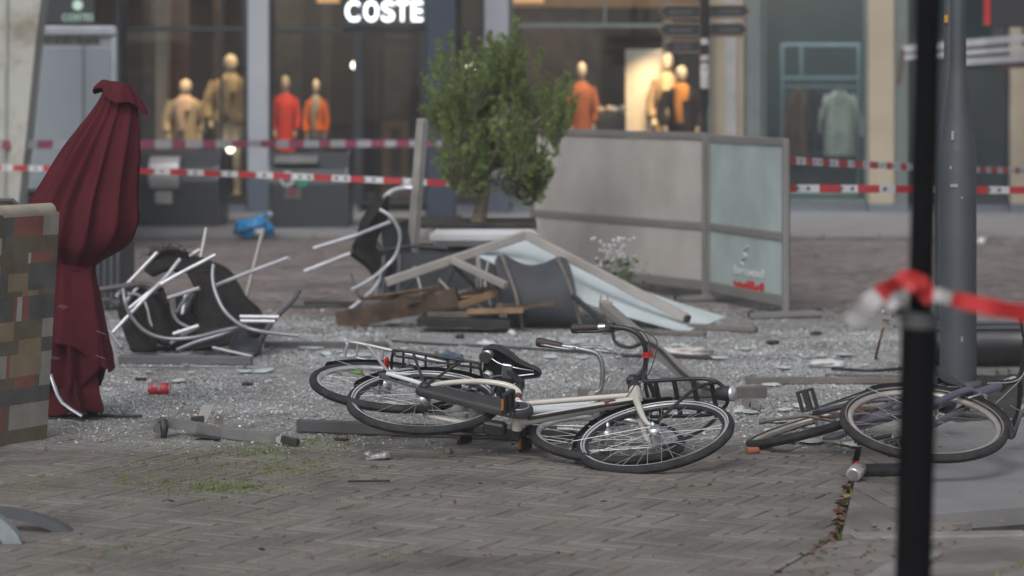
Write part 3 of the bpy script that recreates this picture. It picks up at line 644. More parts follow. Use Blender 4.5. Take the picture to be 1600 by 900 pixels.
b = MB(TT_); b.box(((xL + xR) / 2, YT + 1.8, zb - .12), (1.4, 3.6, .16)); b.box(((xL + xR) / 2, YT + .05, zb - .15), (2.0, .1, .12), None, 0, .02); b.build('chassis', FRM, s)
for u, v, c, n in ((95, 262, (.6, .22, .06), 'indicator_light'), (92, 282, (.4, .03, .02), 'tail_light')):
    b = MB(TT_); b.lathe(W(u, v, YT - .03), (0, -1, 0), [(-.03, .06), (.02, .055)], 14); b.build(n, mat(n + '_lens', c, .3), s)
b = MB(TT_); b.box(W(95, 305, YT - .05), (.34, .02, .09), None, 0, .004); b.build('number_plate', mat('plate_yellow', (.45, .33, .05), .5), s)
for x in (xR - .3, xL + .3):
    b = MB(TT_); b.tube([(x + .0 , YT + 1 + .36 * math.cos(a), .4 + .30 * math.sin(a)) for a in np.linspace(0, 6.283, 24, endpoint=False)], .1, 8, True); b.lathe((x - .08, YT + 1, .4), (1, 0, 0), [(0, .2), (.16, .2)], 16); b.build('wheel', RUB, s)
b = MB(TT_); b.box(((xL + xR) / 2, YT + 4.9, 1.15), (1.9, 1.6, 1.5), None, 0, .12); b.build('cab', TRK, s)
# fluted dark planter box seen behind the parasol
s = thing('planter_box', 'dark fluted metal box standing behind the burgundy parasol', 'planter', (fx(150, 19), 19., 0))
b = MB(); xa, xb = fx(96, 19), fx(192, 19)
b.box(((xa + xb) / 2, 19.3, .31), (xb - xa, .6, .62), None, 0, .01); b.build('body', mat('planter_charcoal', (.04, .045, .055), .5), s)
b = MB()
for k in range(9): b.box((xa + .03 + k * (xb - xa - .06) / 8, 18.985, .31), (.022, .03, .6), None, 0, .005)
b.build('fluting', mat('planter_rib', (.075, .085, .10), .45, .3), s)
# underground-container hoods
BIN = mat('container_charcoal', (.030, .036, .046), .5, .15, var=.15, scale=2)
def container(u0, u1, vt, vb, label):
    Y = F * H / (vb - HOR); x0, x1 = fx(u0, Y), fx(u1, Y); zt_ = fz(vt, Y)
    t = thing('waste_container', label, 'waste container', ((x0 + x1) / 2, Y, 0), 'waste containers before the shop')
    prof = [(0, 0), (0, zt_ * .62), (.06, zt_ * .80), (.2, zt_ * .95), (.4, zt_), (.75, zt_), (.95, zt_ * .9), (1.0, zt_ * .7), (1.0, 0)]
    b = MB(); b.prism([(x0, Y + a, c) for a, c in prof], (x1 - x0, 0, 0)); b.build('body', BIN, t)
    for x in (x0 - .03, x1 - .01): b = MB(); b.prism([(x, Y - .03 + a * 1.04, c * 1.03 + .0) for a, c in prof], (.04, 0, 0)); b.build('side_cheek', mat('container_edge', (.045, .052, .062), .4, .3), t)
    b = MB(); b.box(((x0 + x1) / 2, Y + .5, .015), (x1 - x0 + .3, 1.4, .03), None, 0, .005); b.build('foot_plate', ALUD, t)
    return t, Y, x0, x1, zt_
t, Y, x0, x1, zt_ = container(206, 338, 236, 362, 'charcoal waste container with a white curved flap, left of the blue bag')
b = MB(); cx = fx(257, Y); b.prism([(cx - .17, Y + .10 + .2 * math.cos(a), fz(272, Y) + .2 * math.sin(a)) for a in np.linspace(R(70), R(230), 10)] + [(cx - .17, Y + .1, fz(272, Y))], (.34, 0, 0)); b.build('flap', mat('flap_white', (.55, .54, .55), .35, .2), t)
b = MB(); b.box((cx, Y - .02, fz(289, Y)), (.33, .05, .08), None, 0, .01); b.box((cx - .01, Y - .015, fz(309, Y)), (.20, .03, .15), None, 0, .01); b.build('card_reader', mat('reader_grey', (.33, .33, .32), .5), t)
b = MB(); b.ball((x0 + .04, Y - .04, fz(253, Y)), .04); b.build('knob', CHROME, t)
t, Y, x0, x1, zt_ = container(424, 540, 240, 364, 'charcoal waste container with round stickers, right of the blue bag')
b = MB(); b.box((fx(462, Y), Y + .07, fz(250, Y)), (.5, .03, .12), np.array(Matrix.Rotation(R(-40), 3, 'X')), 0, .01); b.build('flap', mat('flap_grey', (.13, .13, .135), .5), t)
b = MB(); b.tube([(fx(449, Y) + .07 * math.cos(a), Y - .012, fz(280, Y) + .075 * math.sin(a)) for a in np.linspace(0, 6.283, 20, endpoint=False)], .016, 6, True); b.build('sticker_ring', mat('sticker_white', (.5, .52, .55), .6), t)
b = MB(); b.lathe((fx(472, Y), Y - .006, fz(281, Y)), (0, -1, 0), [(0, .085), (.006, .085)], 20); b.build('sticker', mat('sticker_green', (.03, .20, .13), .6), t)
b = MB(); b.box((fx(458, Y), Y - .006, fz(303, Y)), (.2, .012, .13), None, 0, .004); b.lathe((fx(458, Y), Y - .012, fz(300, Y)), (0, -1, 0), [(0, .045), (.006, .045)], 16, 1); b.build('notice', [mat('notice_grey', (.09, .085, .085), .6), mat('notice_red', (.18, .03, .03), .6)], t)
# blue plastic bag
s = thing('plastic_bag', 'crumpled bright blue plastic bag between the two waste containers', 'bag', G(398, 365, .06))
b = MB(); c = G(397, 366, .06); b.ball(c + V(-.02, 0, .08), (.17, .14, .10), jit=.9, seg=18, ring=12); b.ball(c + V(.12, .02, .06), (.10, .1, .08), jit=.9); b.ball(c + V(-.12, .05, .05), (.10, .1, .06), jit=.9); b.tube([c + V(.07, 0, .15), c + V(.10, 0, .2), c + V(.16, 0, .22)], [.05, .02, .04], curve=3)
b.build('bag_body', mat('blue_plastic', (.02, .22, .50), .35, var=.25), s)
b = MB(); b.ball(c + V(.07, -.1, .0) + V(0, 0, .03), (.06, .05, .04), jit=.8); b.ball(c + V(.17, 0, .215), (.035, .03, .03), jit=.5); b.build('paper_scrap', mat('paper_white', (.6, .6, .6), .8), s)
# finger post
YS = 25.5
s = thing('finger_signpost', 'black finger signpost with dark pointer boards behind the screens', 'signpost', (fx(1101, YS), YS, 0))
b = MB(); b.lathe((fx(1101, YS), YS, 0), (0, 0, 1), [(0, .08), (.3, .07), (.32, .035), (1.45, .034), (1.5, .045), (4.2, .045)], 14); b.build('pole', BLACK, s)
SGB = mat('pointer_board_black', (.014, .018, .028), .45)
GOLD = mat('board_edge_bronze', (.20, .14, .085), .5, .2)
for k, (a, c, v0, v1) in enumerate(((1030, 1094, 9, 29), (1030, 1094, 37, 57), (1038, 1094, 64, 82), (1108, 1172, 9, 27), (1108, 1168, 37, 56))):
    x0, x1 = fx(a, YS), fx(c, YS); z1, z0 = fz(v0, YS), fz(v1, YS); d = (z1 - z0) / 2
    tip = [(x0 + d, YS - .02, z1), (x0, YS - .02, (z0 + z1) / 2), (x0 + d, YS - .02, z0), (x1, YS - .02, z0), (x1, YS - .02, z1)] if k < 3 else [(x0, YS - .02, z1), (x0, YS - .02, z0), (x1 - d, YS - .02, z0), (x1, YS - .02, (z0 + z1) / 2), (x1 - d, YS - .02, z1)]
    b = MB(); b.prism(tip, (0, .03, 0)); p = b.build('pointer_board', SGB, s)
    b = MB(); b.tube([V(*q) + V(0, -.004, 0) for q in tip], .011, 5, True); b.build('edge_trim', GOLD, p)
    b = MB(); r_ = random.Random(k); x = x0 + d + .05
    while x < x1 - .09: w_ = r_.uniform(.01, .022); b.box((x, YS - .026, (z0 + z1) / 2), (w_, .004, .035)); x += w_ + .012
    b.build('lettering', mat('board_letter_grey', (.10, .10, .10), .6), p)
b = MB()
for v0, v1, c in ((60, 70, 0), (86, 95, 0), (99, 138, 0)):
    z = (fz(v0, YS) + fz(v1, YS)) / 2; b.lathe((fx(1101, YS), YS, fz(v1, YS)), (0, 0, 1), [(0, .0475), (fz(v0, YS) - fz(v1, YS), .0475)], 14)
b.build('sticker', mat('sticker_pale', (.42, .42, .43), .6, var=.3, scale=20, stain=(.4, .1, .1), stain_scale=8), s)

# barrier tapes
RED = mat('tape_red', (.36, .025, .03), .5, var=.1); WHT = mat('tape_white', (.50, .51, .54), .5, var=.08)
MAG = mat('tape_faded_red', (.38, .08, .15), .5, var=.1); INK = mat('tape_lettering', (.10, .10, .11), .6)
def tape(p0, p1, wd, sag, label, red=RED, seg=.42, twist=.25, phase=0., writing=True, name='barrier_tape'):
    p0, p1 = np.array(p0, float), np.array(p1, float); L_ = np.linalg.norm(p1 - p0); n = int(L_ / .05); b = MB(); vs = []
    for i in range(n + 1):
        t = i / n; p = p0 + (p1 - p0) * t - V(0, 0, sag * 4 * t * (1 - t)); a = twist * math.sin(t * 9 + phase * 5) + .3 * twist * math.sin(t * 31)
        up = V(0, math.sin(a), math.cos(a)); vs.append((p - up * wd / 2, p + up * wd / 2))
    flat = [q for pr in vs for q in pr]
    for i in range(n):
        k = int((i * .05 + phase) / seg) % 2; b.add([vs[i][0], vs[i + 1][0], vs[i + 1][1], vs[i][1]], [[0, 1, 2, 3]], k)
        if writing and k == 1 and i % 2 == 0:
            c = (vs[i][0] + vs[i][1]) / 2 + V(0, -.003, 0); h = (vs[i][1] - vs[i][0]) * .24; dx = (vs[i + 1][0] - vs[i][0]) * .34
            b.add([c - h - dx, c - h + dx, c + h + dx, c + h - dx], [[0, 1, 2, 3]], 2)
    return single(b, name, [red, WHT, INK], label, 'barrier tape')
tape(W(-60, 226, 23.5), W(690, 224, 29.5), .082, .0, 'upper red and white barrier tape from the pillar to the dark blue post', MAG, .23, .3, writing=False)
tape(W(-60, 261, 23.8), W(728, 288, 20.2), .052, -.02, 'lower red and white barrier tape ending in the tree', RED, .2, .3, .1)
tape(W(1228, 250, 18.5), W(1700, 268, 26), .055, .02, 'upper tape running right from the glass screen', RED, .18, .25)
tape(W(1228, 294, 18.5), W(1700, 298, 20), .056, .0, 'lower tape running right from the glass screen', RED, .18, .25, .08)

# ------------------------------------------------------------------ tree in its planter
YP = 19.6
s = thing('tree_planter', 'dark square planter with a broad white rim under the small tree', 'planter', (fx(735, YP), YP, 0))
b = MB(); xa, xb = fx(596, YP), fx(826, YP)
b.box(((xa + xb) / 2, YP + .5, .20), (xb - xa, 1.0, .40), None, 0, .01); b.build('body', mat('planter_black', (.022, .026, .032), .5), s)
b = MB(); x0, x1 = fx(671, YP - .1), fx(842, YP - .1); z1, z0 = fz(357, YP - .1), fz(386, YP - .1)
b.box(((x0 + x1) / 2, YP + .42, (z0 + z1) / 2), (x1 - x0, 1.0, z1 - z0), None, 0, .05); b.build('rim', mat('planter_rim_white', (.50, .51, .54), .5, var=.06, stain=(.3, .29, .28), stain_scale=3), s)
b = MB(); b.box(((x0 + x1) / 2 - .25, YP + .4, z1 + .015), (1.3, .9, .035), None, 0, .006); b.build('soil', SOIL, s)
def translucent(m, k, c):
    n = m.node_tree; N = n.nodes; L = n.links; t = N.new('ShaderNodeBsdfTranslucent'); t.inputs[0].default_value = (*c, 1); mx = N.new('ShaderNodeMixShader'); mx.inputs[0].default_value = k
    o = [x for x in N if x.type == 'OUTPUT_MATERIAL'][0]; L.new(N['Principled BSDF'].outputs[0], mx.inputs[1]); L.new(t.outputs[0], mx.inputs[2]); L.new(mx.outputs[0], o.inputs[0])
BARK = mat('grey_brown_bark', (.16, .135, .10), .9, var=.3, scale=12, bump=.6, bscale=40)
LEAFG = mat('olive_green_leaf', (.175, .265, .07), .6, var=.3, scale=3, island=.5, stain=(.20, .22, .04), stain_scale=2.2, stain_amt=.55)
translucent(LEAFG, .45, (.30, .42, .10))
s = thing('small_tree', 'small bushy olive like tree with a short trunk in the white rimmed planter', 'tree', tuple(W(745, 352, YP + .3)))
tb = W(745, 354, YP + .3); sc_ = (YP + .3) / F
def tp(u, v, dy=0.): return W(u, v, YP + .3) + V(0, dy, 0)
b = MB(); b.tube([tb, tp(752, 325), tp(757, 295), tp(760, 262)], [.062, .052, .046, .04], 10, curve=4)
limbs = []
for u, v, dy in ((700, 150, .1), (728, 110, -.15), (760, 140, .25), (795, 95, .0), (840, 130, .1), (868, 165, -.1), (805, 200, -.25), (722, 225, -.2), (835, 240, .2), (770, 190, .3)):
    m_ = [tp(758, 270), tp(758 + (u - 758) * .35, 270 - (270 - v) * .45, dy * .4), tp(u, v, dy)]; limbs.append(m_); b.tube(m_, [.034, .018, .006], 7, curve=5)
b.build('trunk', BARK, s)
ell_ = [(708, 125, 44, 62, 1.), (695, 175, 34, 50, .8), (745, 150, 45, 60, 1.), (795, 110, 38, 60, 1.), (838, 160, 52, 50, 1.1), (870, 150, 34, 38, .6), (775, 205, 60, 55, 1.2), (730, 240, 52, 50, 1.), (820, 225, 48, 48, .9), (775, 270, 58, 30, .55), (838, 262, 34, 40, .8), (702, 245, 26, 35, .5), (762, 240, 45, 40, .8), (765, 170, 40, 60, .9), (758, 110, 40, 50, 1.), (775, 75, 30, 30, .5)]
lf = MB(); tw = MB(); r_ = random.Random(21); wts = [e[4] for e in ell_]; LV = []; 
twigs = 860
tips = [(684, 62), (700, 52), (727, 50), (716, 75), (738, 78), (801, 38), (790, 62), (812, 60), (828, 78), (842, 82), (895, 130), (884, 118), (900, 150), (668, 150), (664, 120), (862, 205), (866, 190), (853, 290), (660, 165), (695, 268), (805, 30), (672, 92), (850, 300), (820, 318), (868, 130), (760, 92)]
for i in range(twigs):
    if i < len(tips) * 2: e = tips[i % len(tips)]; end = tp(e[0] + r_.gauss(0, 4), e[1] + r_.gauss(0, 4), r_.uniform(-.2, .2))
    else:
        e = r_.choices(ell_, wts)[0]
        while True:
            q = [r_.uniform(-1, 1) for _ in range(3)]; d2 = q[0] ** 2 + q[1] ** 2 + q[2] ** 2
            if .05 < d2 < 1: break
        end = tp(e[0] + q[0] * e[2], e[1] + q[1] * e[3], q[2] * .36)
        if abs((end[0] / end[1] * F + 800) - (778 + 6 * math.sin(end[2] * 9))) < 5 and end[2] > 1.25 and r_.random() < .2: continue
    lm = min((m[-1] for m in limbs), key=lambda p: np.linalg.norm(p - end)); L_ = r_.uniform(.16, .30)
    d = unit(end - (lm + V(0, 0, -.25))); d = unit(d + V(0, 0, .55)); st = end - d * L_
    if i % 5 == 0: tw.tube([lm * .6 + st * .4 - V(0, 0, .03), st, end], [.005, .004, .002], 4)
    else: tw.tube([st, end], [.004, .002], 4)
    nl = int(26 * r_.uniform(.7, 1.3))
    for k in range(nl):
        t = r_.random() ** .8; p = st + (end - st) * t; az_ = r_.uniform(0, 6.28); sd_, ud = perp(d); out = unit(d * r_.uniform(.5, 1.3) + math.cos(az_) * sd_ + math.sin(az_) * ud)
        ll = r_.uniform(.026, .046); wv = unit(np.cross(out, V(r_.gauss(0, 1), r_.gauss(0, 1), r_.gauss(0, 1)))) * ll * .23; nrm = np.cross(out, unit(wv)) * ll * .08
        lf.add([p, p + out * ll * .45 + wv + nrm, p + out * ll, p + out * ll * .45 - wv + nrm], [[0, 1, 2, 3]])
lf.build('crown', LEAFG, s); tw.build('twigs', BARK, s)

# small flowering plant behind the fallen sheet
s = thing('flowering_plant', 'small plant with green leaves and white flowers in front of the beige screen', 'plant', G(962, 468))
b = MB(); c = W(962, 432, 19.3); r_ = random.Random(5)
for k in range(420):
    e = c + V(r_.gauss(0, .09), r_.gauss(0, .08), r_.uniform(-.12, .14) - .02); ll = r_.uniform(.03, .05); o_ = unit([r_.gauss(0, 1), r_.gauss(0, 1), r_.uniform(0, 1.5)]); wv = unit(np.cross(o_, [r_.gauss(0, 1), r_.gauss(0, 1), 1])) * ll * .3
    b.add([e, e + o_ * ll * .5 + wv, e + o_ * ll, e + o_ * ll * .5 - wv], [[0, 1, 2, 3]])
b.build('leaves', mat('plant_leaf', (.09, .15, .05), .6, var=.3, island=.5), s)
b = MB()
for k in range(60):
    e = c + V(r_.gauss(-.01, .08), r_.gauss(0, .06), r_.uniform(.04, .30)); b.ball(e, (.014, .014, .01), seg=6, ring=4)
    if k % 3 == 0: b.tube([c - V(0, 0, .1), (c + e) / 2 + V(.01, 0, .02), e], .003, 4)
b.build('flowers', mat('flower_white', (.6, .58, .60), .7), s)
b = MB(); b.lathe(c - V(0, 0, .42), (0, 0, 1), [(0, .10), (.3, .13), (.32, .14), (.33, .12)], 16); b.build('pot', mat('pot_grey', (.2, .2, .2), .6), s)
o = MB(); c = W(928, 428, 19.25); o.lathe(c + V(.0, 0, -.02), (.25, -.3, 1), [(-.03, .13), (.0, .145), (.03, .12), (.045, .02)], 22); o.tube([c, c - V(0, 0, .26)], .012)
single(o, 'round_table_lamp', mat('bowl_white', (.60, .6, .6), .4), 'white round dish half hidden behind the fallen glass sheet', 'dish')

# ------------------------------------------------------------------ standing terrace screens
PB = window_glass('frosted_beige_pane', (.8, .8, .78), 1.45, .88, (.56, .54, .52)); PA = window_glass('frosted_aqua_pane', (.8, .9, .88), 1.5, .86, (.48, .57, .565))
SFR = mat('screen_frame_taupe', (.25, .245, .24), .45, .35, var=.1, scale=3)
def screen(p0, p1, ztop, zmid, pane, label, name='terrace_screen', thick=.043):
    p0, p1 = V(*p0, 0), V(*p1, 0); d = unit(p1 - p0); t = thing(name, label, 'windscreen', (p0 + p1) / 2, 'terrace windscreens')
    up = V(0, 0, 1); z0 = .10; n = np.cross(d, up)
    for p in (p0, p1):
        b = MB(); b.beam(p + up * .02, p + up * ztop, thick, thick, up=n, bev=.004); po = b.build('post', SFR, t)
        b = MB(); b.beam(p + up * .1 + d * .0 - n * .029, p + up * (ztop - .05) - n * .029, .008, .012, up=n, bev=.001); b.build('groove', ALUD, po)
        b = MB(); b.beam(p - n * .28 + up * .03, p + n * .28 + up * .03, .05, .04, bev=.004); fo = b.build('foot', SFR, t)
        for sg in (-1, 1): 
            b = MB(); c = p + n * .26 * sg + up * .035 ; b.lathe(c - d * .012, d, [(0, .03), (.024, .03)], 14); b.build('castor', PLAST, fo)
    for z, h in ((z0 + .02, .075), (zmid, .055), (ztop - .025, .055)):
        b = MB(); b.beam(p0 + d * .026 + up * z, p1 - d * .026 + up * z, thick * .8, h, up=up, bev=.004); b.build('rail', SFR, t)
    for a, c in ((z0 + .06, zmid - .03), (zmid + .03, ztop - .055)):
        b = MB(); q0, q1 = p0 + d * .027, p1 - d * .027; b.prism([q0 + up * a - n * .004, q1 + up * a - n * .004, q1 + up * c - n * .004, q0 + up * c - n * .004], n * .008); b.build('pane', pane, t)
    return t, d, n
screen((.18, 22.0), (1.495, 19.8), 1.30, .575, PB, 'wide standing windscreen with frosted beige panes and taupe frame')
t, d, n = screen((1.525, 19.75), (1.955, 18.3), 1.285, .58, PA, 'narrow standing windscreen with frosted aqua panes and faint red lettering')
ang = math.atan2(d[1], d[0])
def on_pane(sx, z, off=.009):
    p = V(1.525, 19.75, 0) + d * sx; q = p - n * off * (1 if (n @ V(0, -1, 0)) < 0 else -1); return (q[0], q[1], z)
text('red_lettering', 'wild', .11, on_pane(.83, fz(448, 18.95)), mat('letter_red', (.5, .03, .03), .5), t, width=.62, extrude=.001, rz=ang, bold=.006)
text('white_lettering', 'brood', .085, on_pane(.83, fz(425, 18.95)), mat('letter_white', (.62, .66, .68), .5), t, width=.60, extrude=.001, rz=ang, bold=.003)
b = MB(); q = V(*on_pane(.72, 0, .01)); b.tube([q + V(0, 0, fz(v, 18.95)) + d * s_ for v, s_ in ((385, .1), (395, .0), (401, .06), (409, -.04), (417, .0))], .008, 5, curve=4); b.build('emblem', mat('emblem_faint', (.5, .56, .56), .5), t)
# ------------------------------------------------------------------ collapsed screen: frame bars and a glass sheet
t = thing('fallen_screen', 'collapsed windscreen with an aqua glass sheet under a peaked grey frame', 'windscreen', (.6, 17.9, 0))
b = MB(); b.beam(W(603, 441, 17.6), W(822, 367, 17.9), .055, .062, bev=.006); b.build('frame_bar', ALU, t)
b = MB(); b.beam(W(822, 367, 17.9), W(1074, 498, 17.5), .055, .062, bev=.006); f2 = b.build('frame_bar', ALU, t)
b = MB(); b.beam(W(1071, 496.5, 17.49), W(1076.5, 499.5, 17.47), .045, .05, bev=.004); b.build('end_cap', PLAST, f2)
b = MB(); b.beam(W(704, 405, 17.72), W(790, 446, 17.3), .045, .05, bev=.006); b.build('brace', ALU, t)
b = MB(); b.beam(W(706, 412, 17.75), W(748, 455, 18.0), .02, .025); b.build('thin_brace', ALUM, t)
A_, B_, C_, D_ = W(748, 400, 17.75), W(826, 371, 18.35), V(1.531, 18.28, .012), V(1.157, 17.15, .012)
b = MB(); nrm = unit(np.cross(B_ - A_, D_ - A_)); n_ = 10
q = [[A_ + (D_ - A_) * i / n_ + ((B_ - A_) * (1 - i / n_) + (C_ - D_) * i / n_) * j / 4 + V(0, 0, -.05 * math.sin(math.pi * i / n_)) for j in range(5)] for i in range(n_ + 1)]
for sgn in (0, 1):
    b.add([p + nrm * .006 * sgn for r in q for p in r], [([i * 5 + j, (i + 1) * 5 + j, (i + 1) * 5 + j + 1, i * 5 + j + 1]) for i in range(n_) for j in range(4)], 0, True)
PGL = window_glass('pale_aqua_sheet', (.85, .95, .93), 1.5, .86, (.74, .82, .84))
b.build('glass_sheet', PGL, t)
b = MB(); b.beam(W(748, 402, 17.8), W(752, 446, 17.8), .02, .25, up=(0, 1, 0)); b.beam(W(745, 400, 17.76), W(745, 450, 17.76), .012, .02); b.build('edge_strip', ALU, t)
b = MB(); b.beam(W(895, 462, 17.3), W(958, 518, 17.0), .03, .03); b.build('rubber_seal', PLAST, t)
# leaning post with bolted foot
s = thing('leaning_post', 'tall grey square post leaning beside the tree planter', 'post', G(637, 482))
b = MB(); b.beam(W(660.5, 186, 18.9), W(638, 474, 19.0), .068, .068, bev=.006); b.build('shaft', ALU, s)
b = MB(); b.beam(W(640, 440, 18.99), W(637, 482, 19.02), .085, .085, bev=.01); b.box(G(637, 483, .02), (.2, .2, .04), None, 0, .005); b.build('sleeve', mat('sleeve_worn', (.22, .2, .18), .7, var=.4, scale=20, stain=(.4, .33, .25), stain_scale=15), s)
# planks under the collapsed screen
WOOD = mat('weathered_plank', (.075, .055, .042), .85, var=.35, scale=9, stain=(.20, .12, .07), stain_scale=7, stain_amt=.6)
WOODL = mat('split_raw_wood', (.19, .125, .075), .8, var=.3, scale=12)
def single_beam(name, label, cat, p0, p1, w_, h, m, group=None, roll=0., bev=.004, extra=None):
    b = MB(); b.beam(p0, p1, w_, h, bev=bev, roll=roll)
    if extra: extra(b)
    return single(b, name, m, label, cat, group)
def splint(b):
    for k in range(9): p = W(690 + k * 3, 466 + 3 * math.sin(k * 2.), 17.6); b.beam(p, p + V(.13 + .02 * k % .05, 0, .02 * math.sin(k * 3)), .012, .012)
single_beam('wood_plank', 'longest dark weathered plank sloping up from the left end of the pile', 'plank', G(527, 501, .04), W(716, 464, 17.5), .05, .13, WOOD, 'broken planks', extra=splint)
single_beam('wood_plank', 'grey brown plank crossing the top of the plank pile', 'plank', W(690, 474, 17.9), W(776, 447, 17.8), .1, .035, WOOD, 'broken planks')
single_beam('wood_plank', 'split plank with a raw yellow edge beside the grey chair back', 'plank', W(716, 478, 17.5), W(778, 457, 17.5), .05, .05, WOODL, 'broken planks')
single_beam('wood_plank', 'long thin plank lying flat below the pile', 'plank', W(668, 492, 17.4), W(780, 491, 17.4), .08, .035, mat('plank_grey', (.13, .11, .095), .8, var=.3, scale=9), 'broken planks')
single_beam('wood_plank', 'lowest dark plank resting on the ground under the grey chair', 'plank', W(655, 500, 17.35) , W(800, 505, 17.3), .3, .05, mat('plank_black', (.03, .03, .032), .8, var=.3), 'broken planks')
single_beam('wood_plank', 'short splintered plank leaning on the grey post', 'plank', W(602, 478, 17.9), W(690, 452, 18.1), .06, .04, WOOD, 'broken planks')
r_ = random.Random(31)
for k in range(11):
    u = r_.uniform(560, 790); v = r_.uniform(462, 500); Yk = r_.uniform(17.2, 18.0); L_ = r_.uniform(.18, .55); a = r_.uniform(-.25, .45); g = G(u, min(v + 20, 512)); p0 = V(W(u, v, Yk)[0], Yk, max(.02, W(u, v, Yk)[2])); p1 = p0 + V(L_ * math.cos(a), r_.uniform(-.2, .2), abs(L_ * math.sin(a)) * .5)
    b = MB(); b.beam(p0, p1, r_.uniform(.02, .06), r_.uniform(.008, .022), bev=.002, roll=r_.uniform(-.6, .6)); b.beam(p1 - (p1 - p0) * .12, p1 + (p1 - p0) * .08 + V(0, 0, .012), .01, .008); single(b, 'wood_splinter', (WOOD, WOODL, mat('slat_grey', (.16, .14, .125), .8, var=.3))[k % 3 if k % 4 else 0], 'thin splintered strip of wood in the heap between the long plank and the grey chair', 'wood', 'wood splinters')
for k in range(7):
    u = r_.uniform(575, 770); Yk = r_.uniform(17.9, 18.5); p0 = W(u, r_.uniform(478, 496), Yk); p1 = W(u + r_.uniform(-40, 55), r_.uniform(392, 450), Yk + .2); m_ = (p0 + p1) / 2 + V(r_.uniform(-.05, .05), 0, 0)
    b = MB(); b.tube([p0, m_, p1], .009, 6, curve=4); single(b, 'bent_metal_rod', (ALU, ALUD)[k % 2], 'thin bent metal rod sticking up in the heap before the tree planter', 'rod', 'bent rods')
# overturned dark table behind the planks
s = thing('overturned_table', 'overturned dark metal table buried behind the planks', 'table', (fx(680, 18.6), 18.6, 0))
DK = mat('charcoal_metal', (.028, .033, .04), .45, .3, var=.2)
b = MB(); b.box(W(692, 442, 18.7), (.78, .04, .44), np.array(Matrix.Rotation(R(-8), 3, 'X')), 0, .01); b.build('tabletop', DK, s)
for u0, v0, u1, v1 in ((625, 398, 622, 480), (712, 405, 690, 470), (758, 400, 750, 470), (600, 400, 598, 488)):
    b = MB(); b.beam(W(u0, v0, 18.4), W(u1, v1, 18.35), .03, .03); b.build('leg', mat('leg_slate', (.06, .068, .08), .45, .3), s)
b = MB(); b.tube([W(595, 392, 18.4), W(640, 384, 18.45), W(700, 388, 18.4)], .012); b.tube([W(600, 478, 18.3), W(690, 400, 18.3)], .012); b.build('crossbar', DK, s)
# grey woven chair lying on its back, underside toward the viewer
s = thing('grey_shell_chair', 'grey woven chair tipped over with its curved back facing forward', 'chair', G(842, 517))
GREY = mat('worn_grey_weave', (.062, .067, .078), .75, var=.22, scale=4, bump=.4, bscale=70, stain=(.05, .05, .055), stain_scale=5, stain_amt=.6)
def chair_shell():
    rows = [((786, 401, 17.75), (872, 405, 17.75), 15, 0.), ((778, 408, 17.62), (884, 410, 17.6), 10, .05), ((782, 440, 17.5), (893, 440, 17.45), 2, .1), ((788, 470, 17.45), (897, 472, 17.4), 0, .09), ((800, 500, 17.5), (903, 500, 17.42), -2, .06), ((812, 512, 17.6), (908, 515, 17.5), -3, .02)]
    out = []
    for (a, c, sag, bul) in rows:
        r_ = []
        for k in range(15):
            t_ = k / 14; u = a[0] + (c[0] - a[0]) * t_; v = a[1] + (c[1] - a[1]) * t_ + sag * math.sin(math.pi * t_); Y = a[2] + (c[2] - a[2]) * t_ - .35 * bul * math.sin(math.pi * t_)
            r_.append(W(u, v, Y))
        out.append(r_)
    cols_ = list(zip(*out)); cc = [cr(c, 5) for c in cols_]; return [list(r) for r in zip(*cc)]
rr = chair_shell(); b = MB(); b.loft(rr, closed=False); b.loft([[p + V(0, .035, 0) for p in r] for r in rr][::-1], closed=False)
edge = rr[0] + [r[-1] for r in rr] + rr[-1][::-1] + [r[0] for r in rr][::-1]; b.tube([p + V(0, .017, 0) for p in edge], .02, 6)
b.build('backrest', GREY, s)
for pts in (((784, 398, 17.6), (792, 420, 17.5), (806, 460, 17.38), (817, 513, 17.4)), ((871, 402, 17.6), (884, 430, 17.5), (895, 460, 17.38), (909, 512, 17.4))):
    b = MB(); b.tube([W(*p) for p in pts], .017, 6, curve=5, flat=.6); b.build('strap_bar', mat('strap_brown_grey', (.12, .11, .10), .6, var=.2), s)
b = MB(); b.loft([[W(790, 505, 17.6), W(905, 508, 17.6), W(905, 500, 18.1), W(790, 500, 18.1)], [W(790, 512, 17.6), W(905, 515, 17.6), W(905, 506, 18.1), W(790, 506, 18.1)]], cap=True, smooth=False); b.build('seat', DK, s)
for u in (800, 895):
    b = MB(); b.tube([W(u, 470, 17.7), W(u + 4, 440, 18.2), W(u + 6, 452, 18.5)], .013, curve=4); b.build('leg', ALU, s)

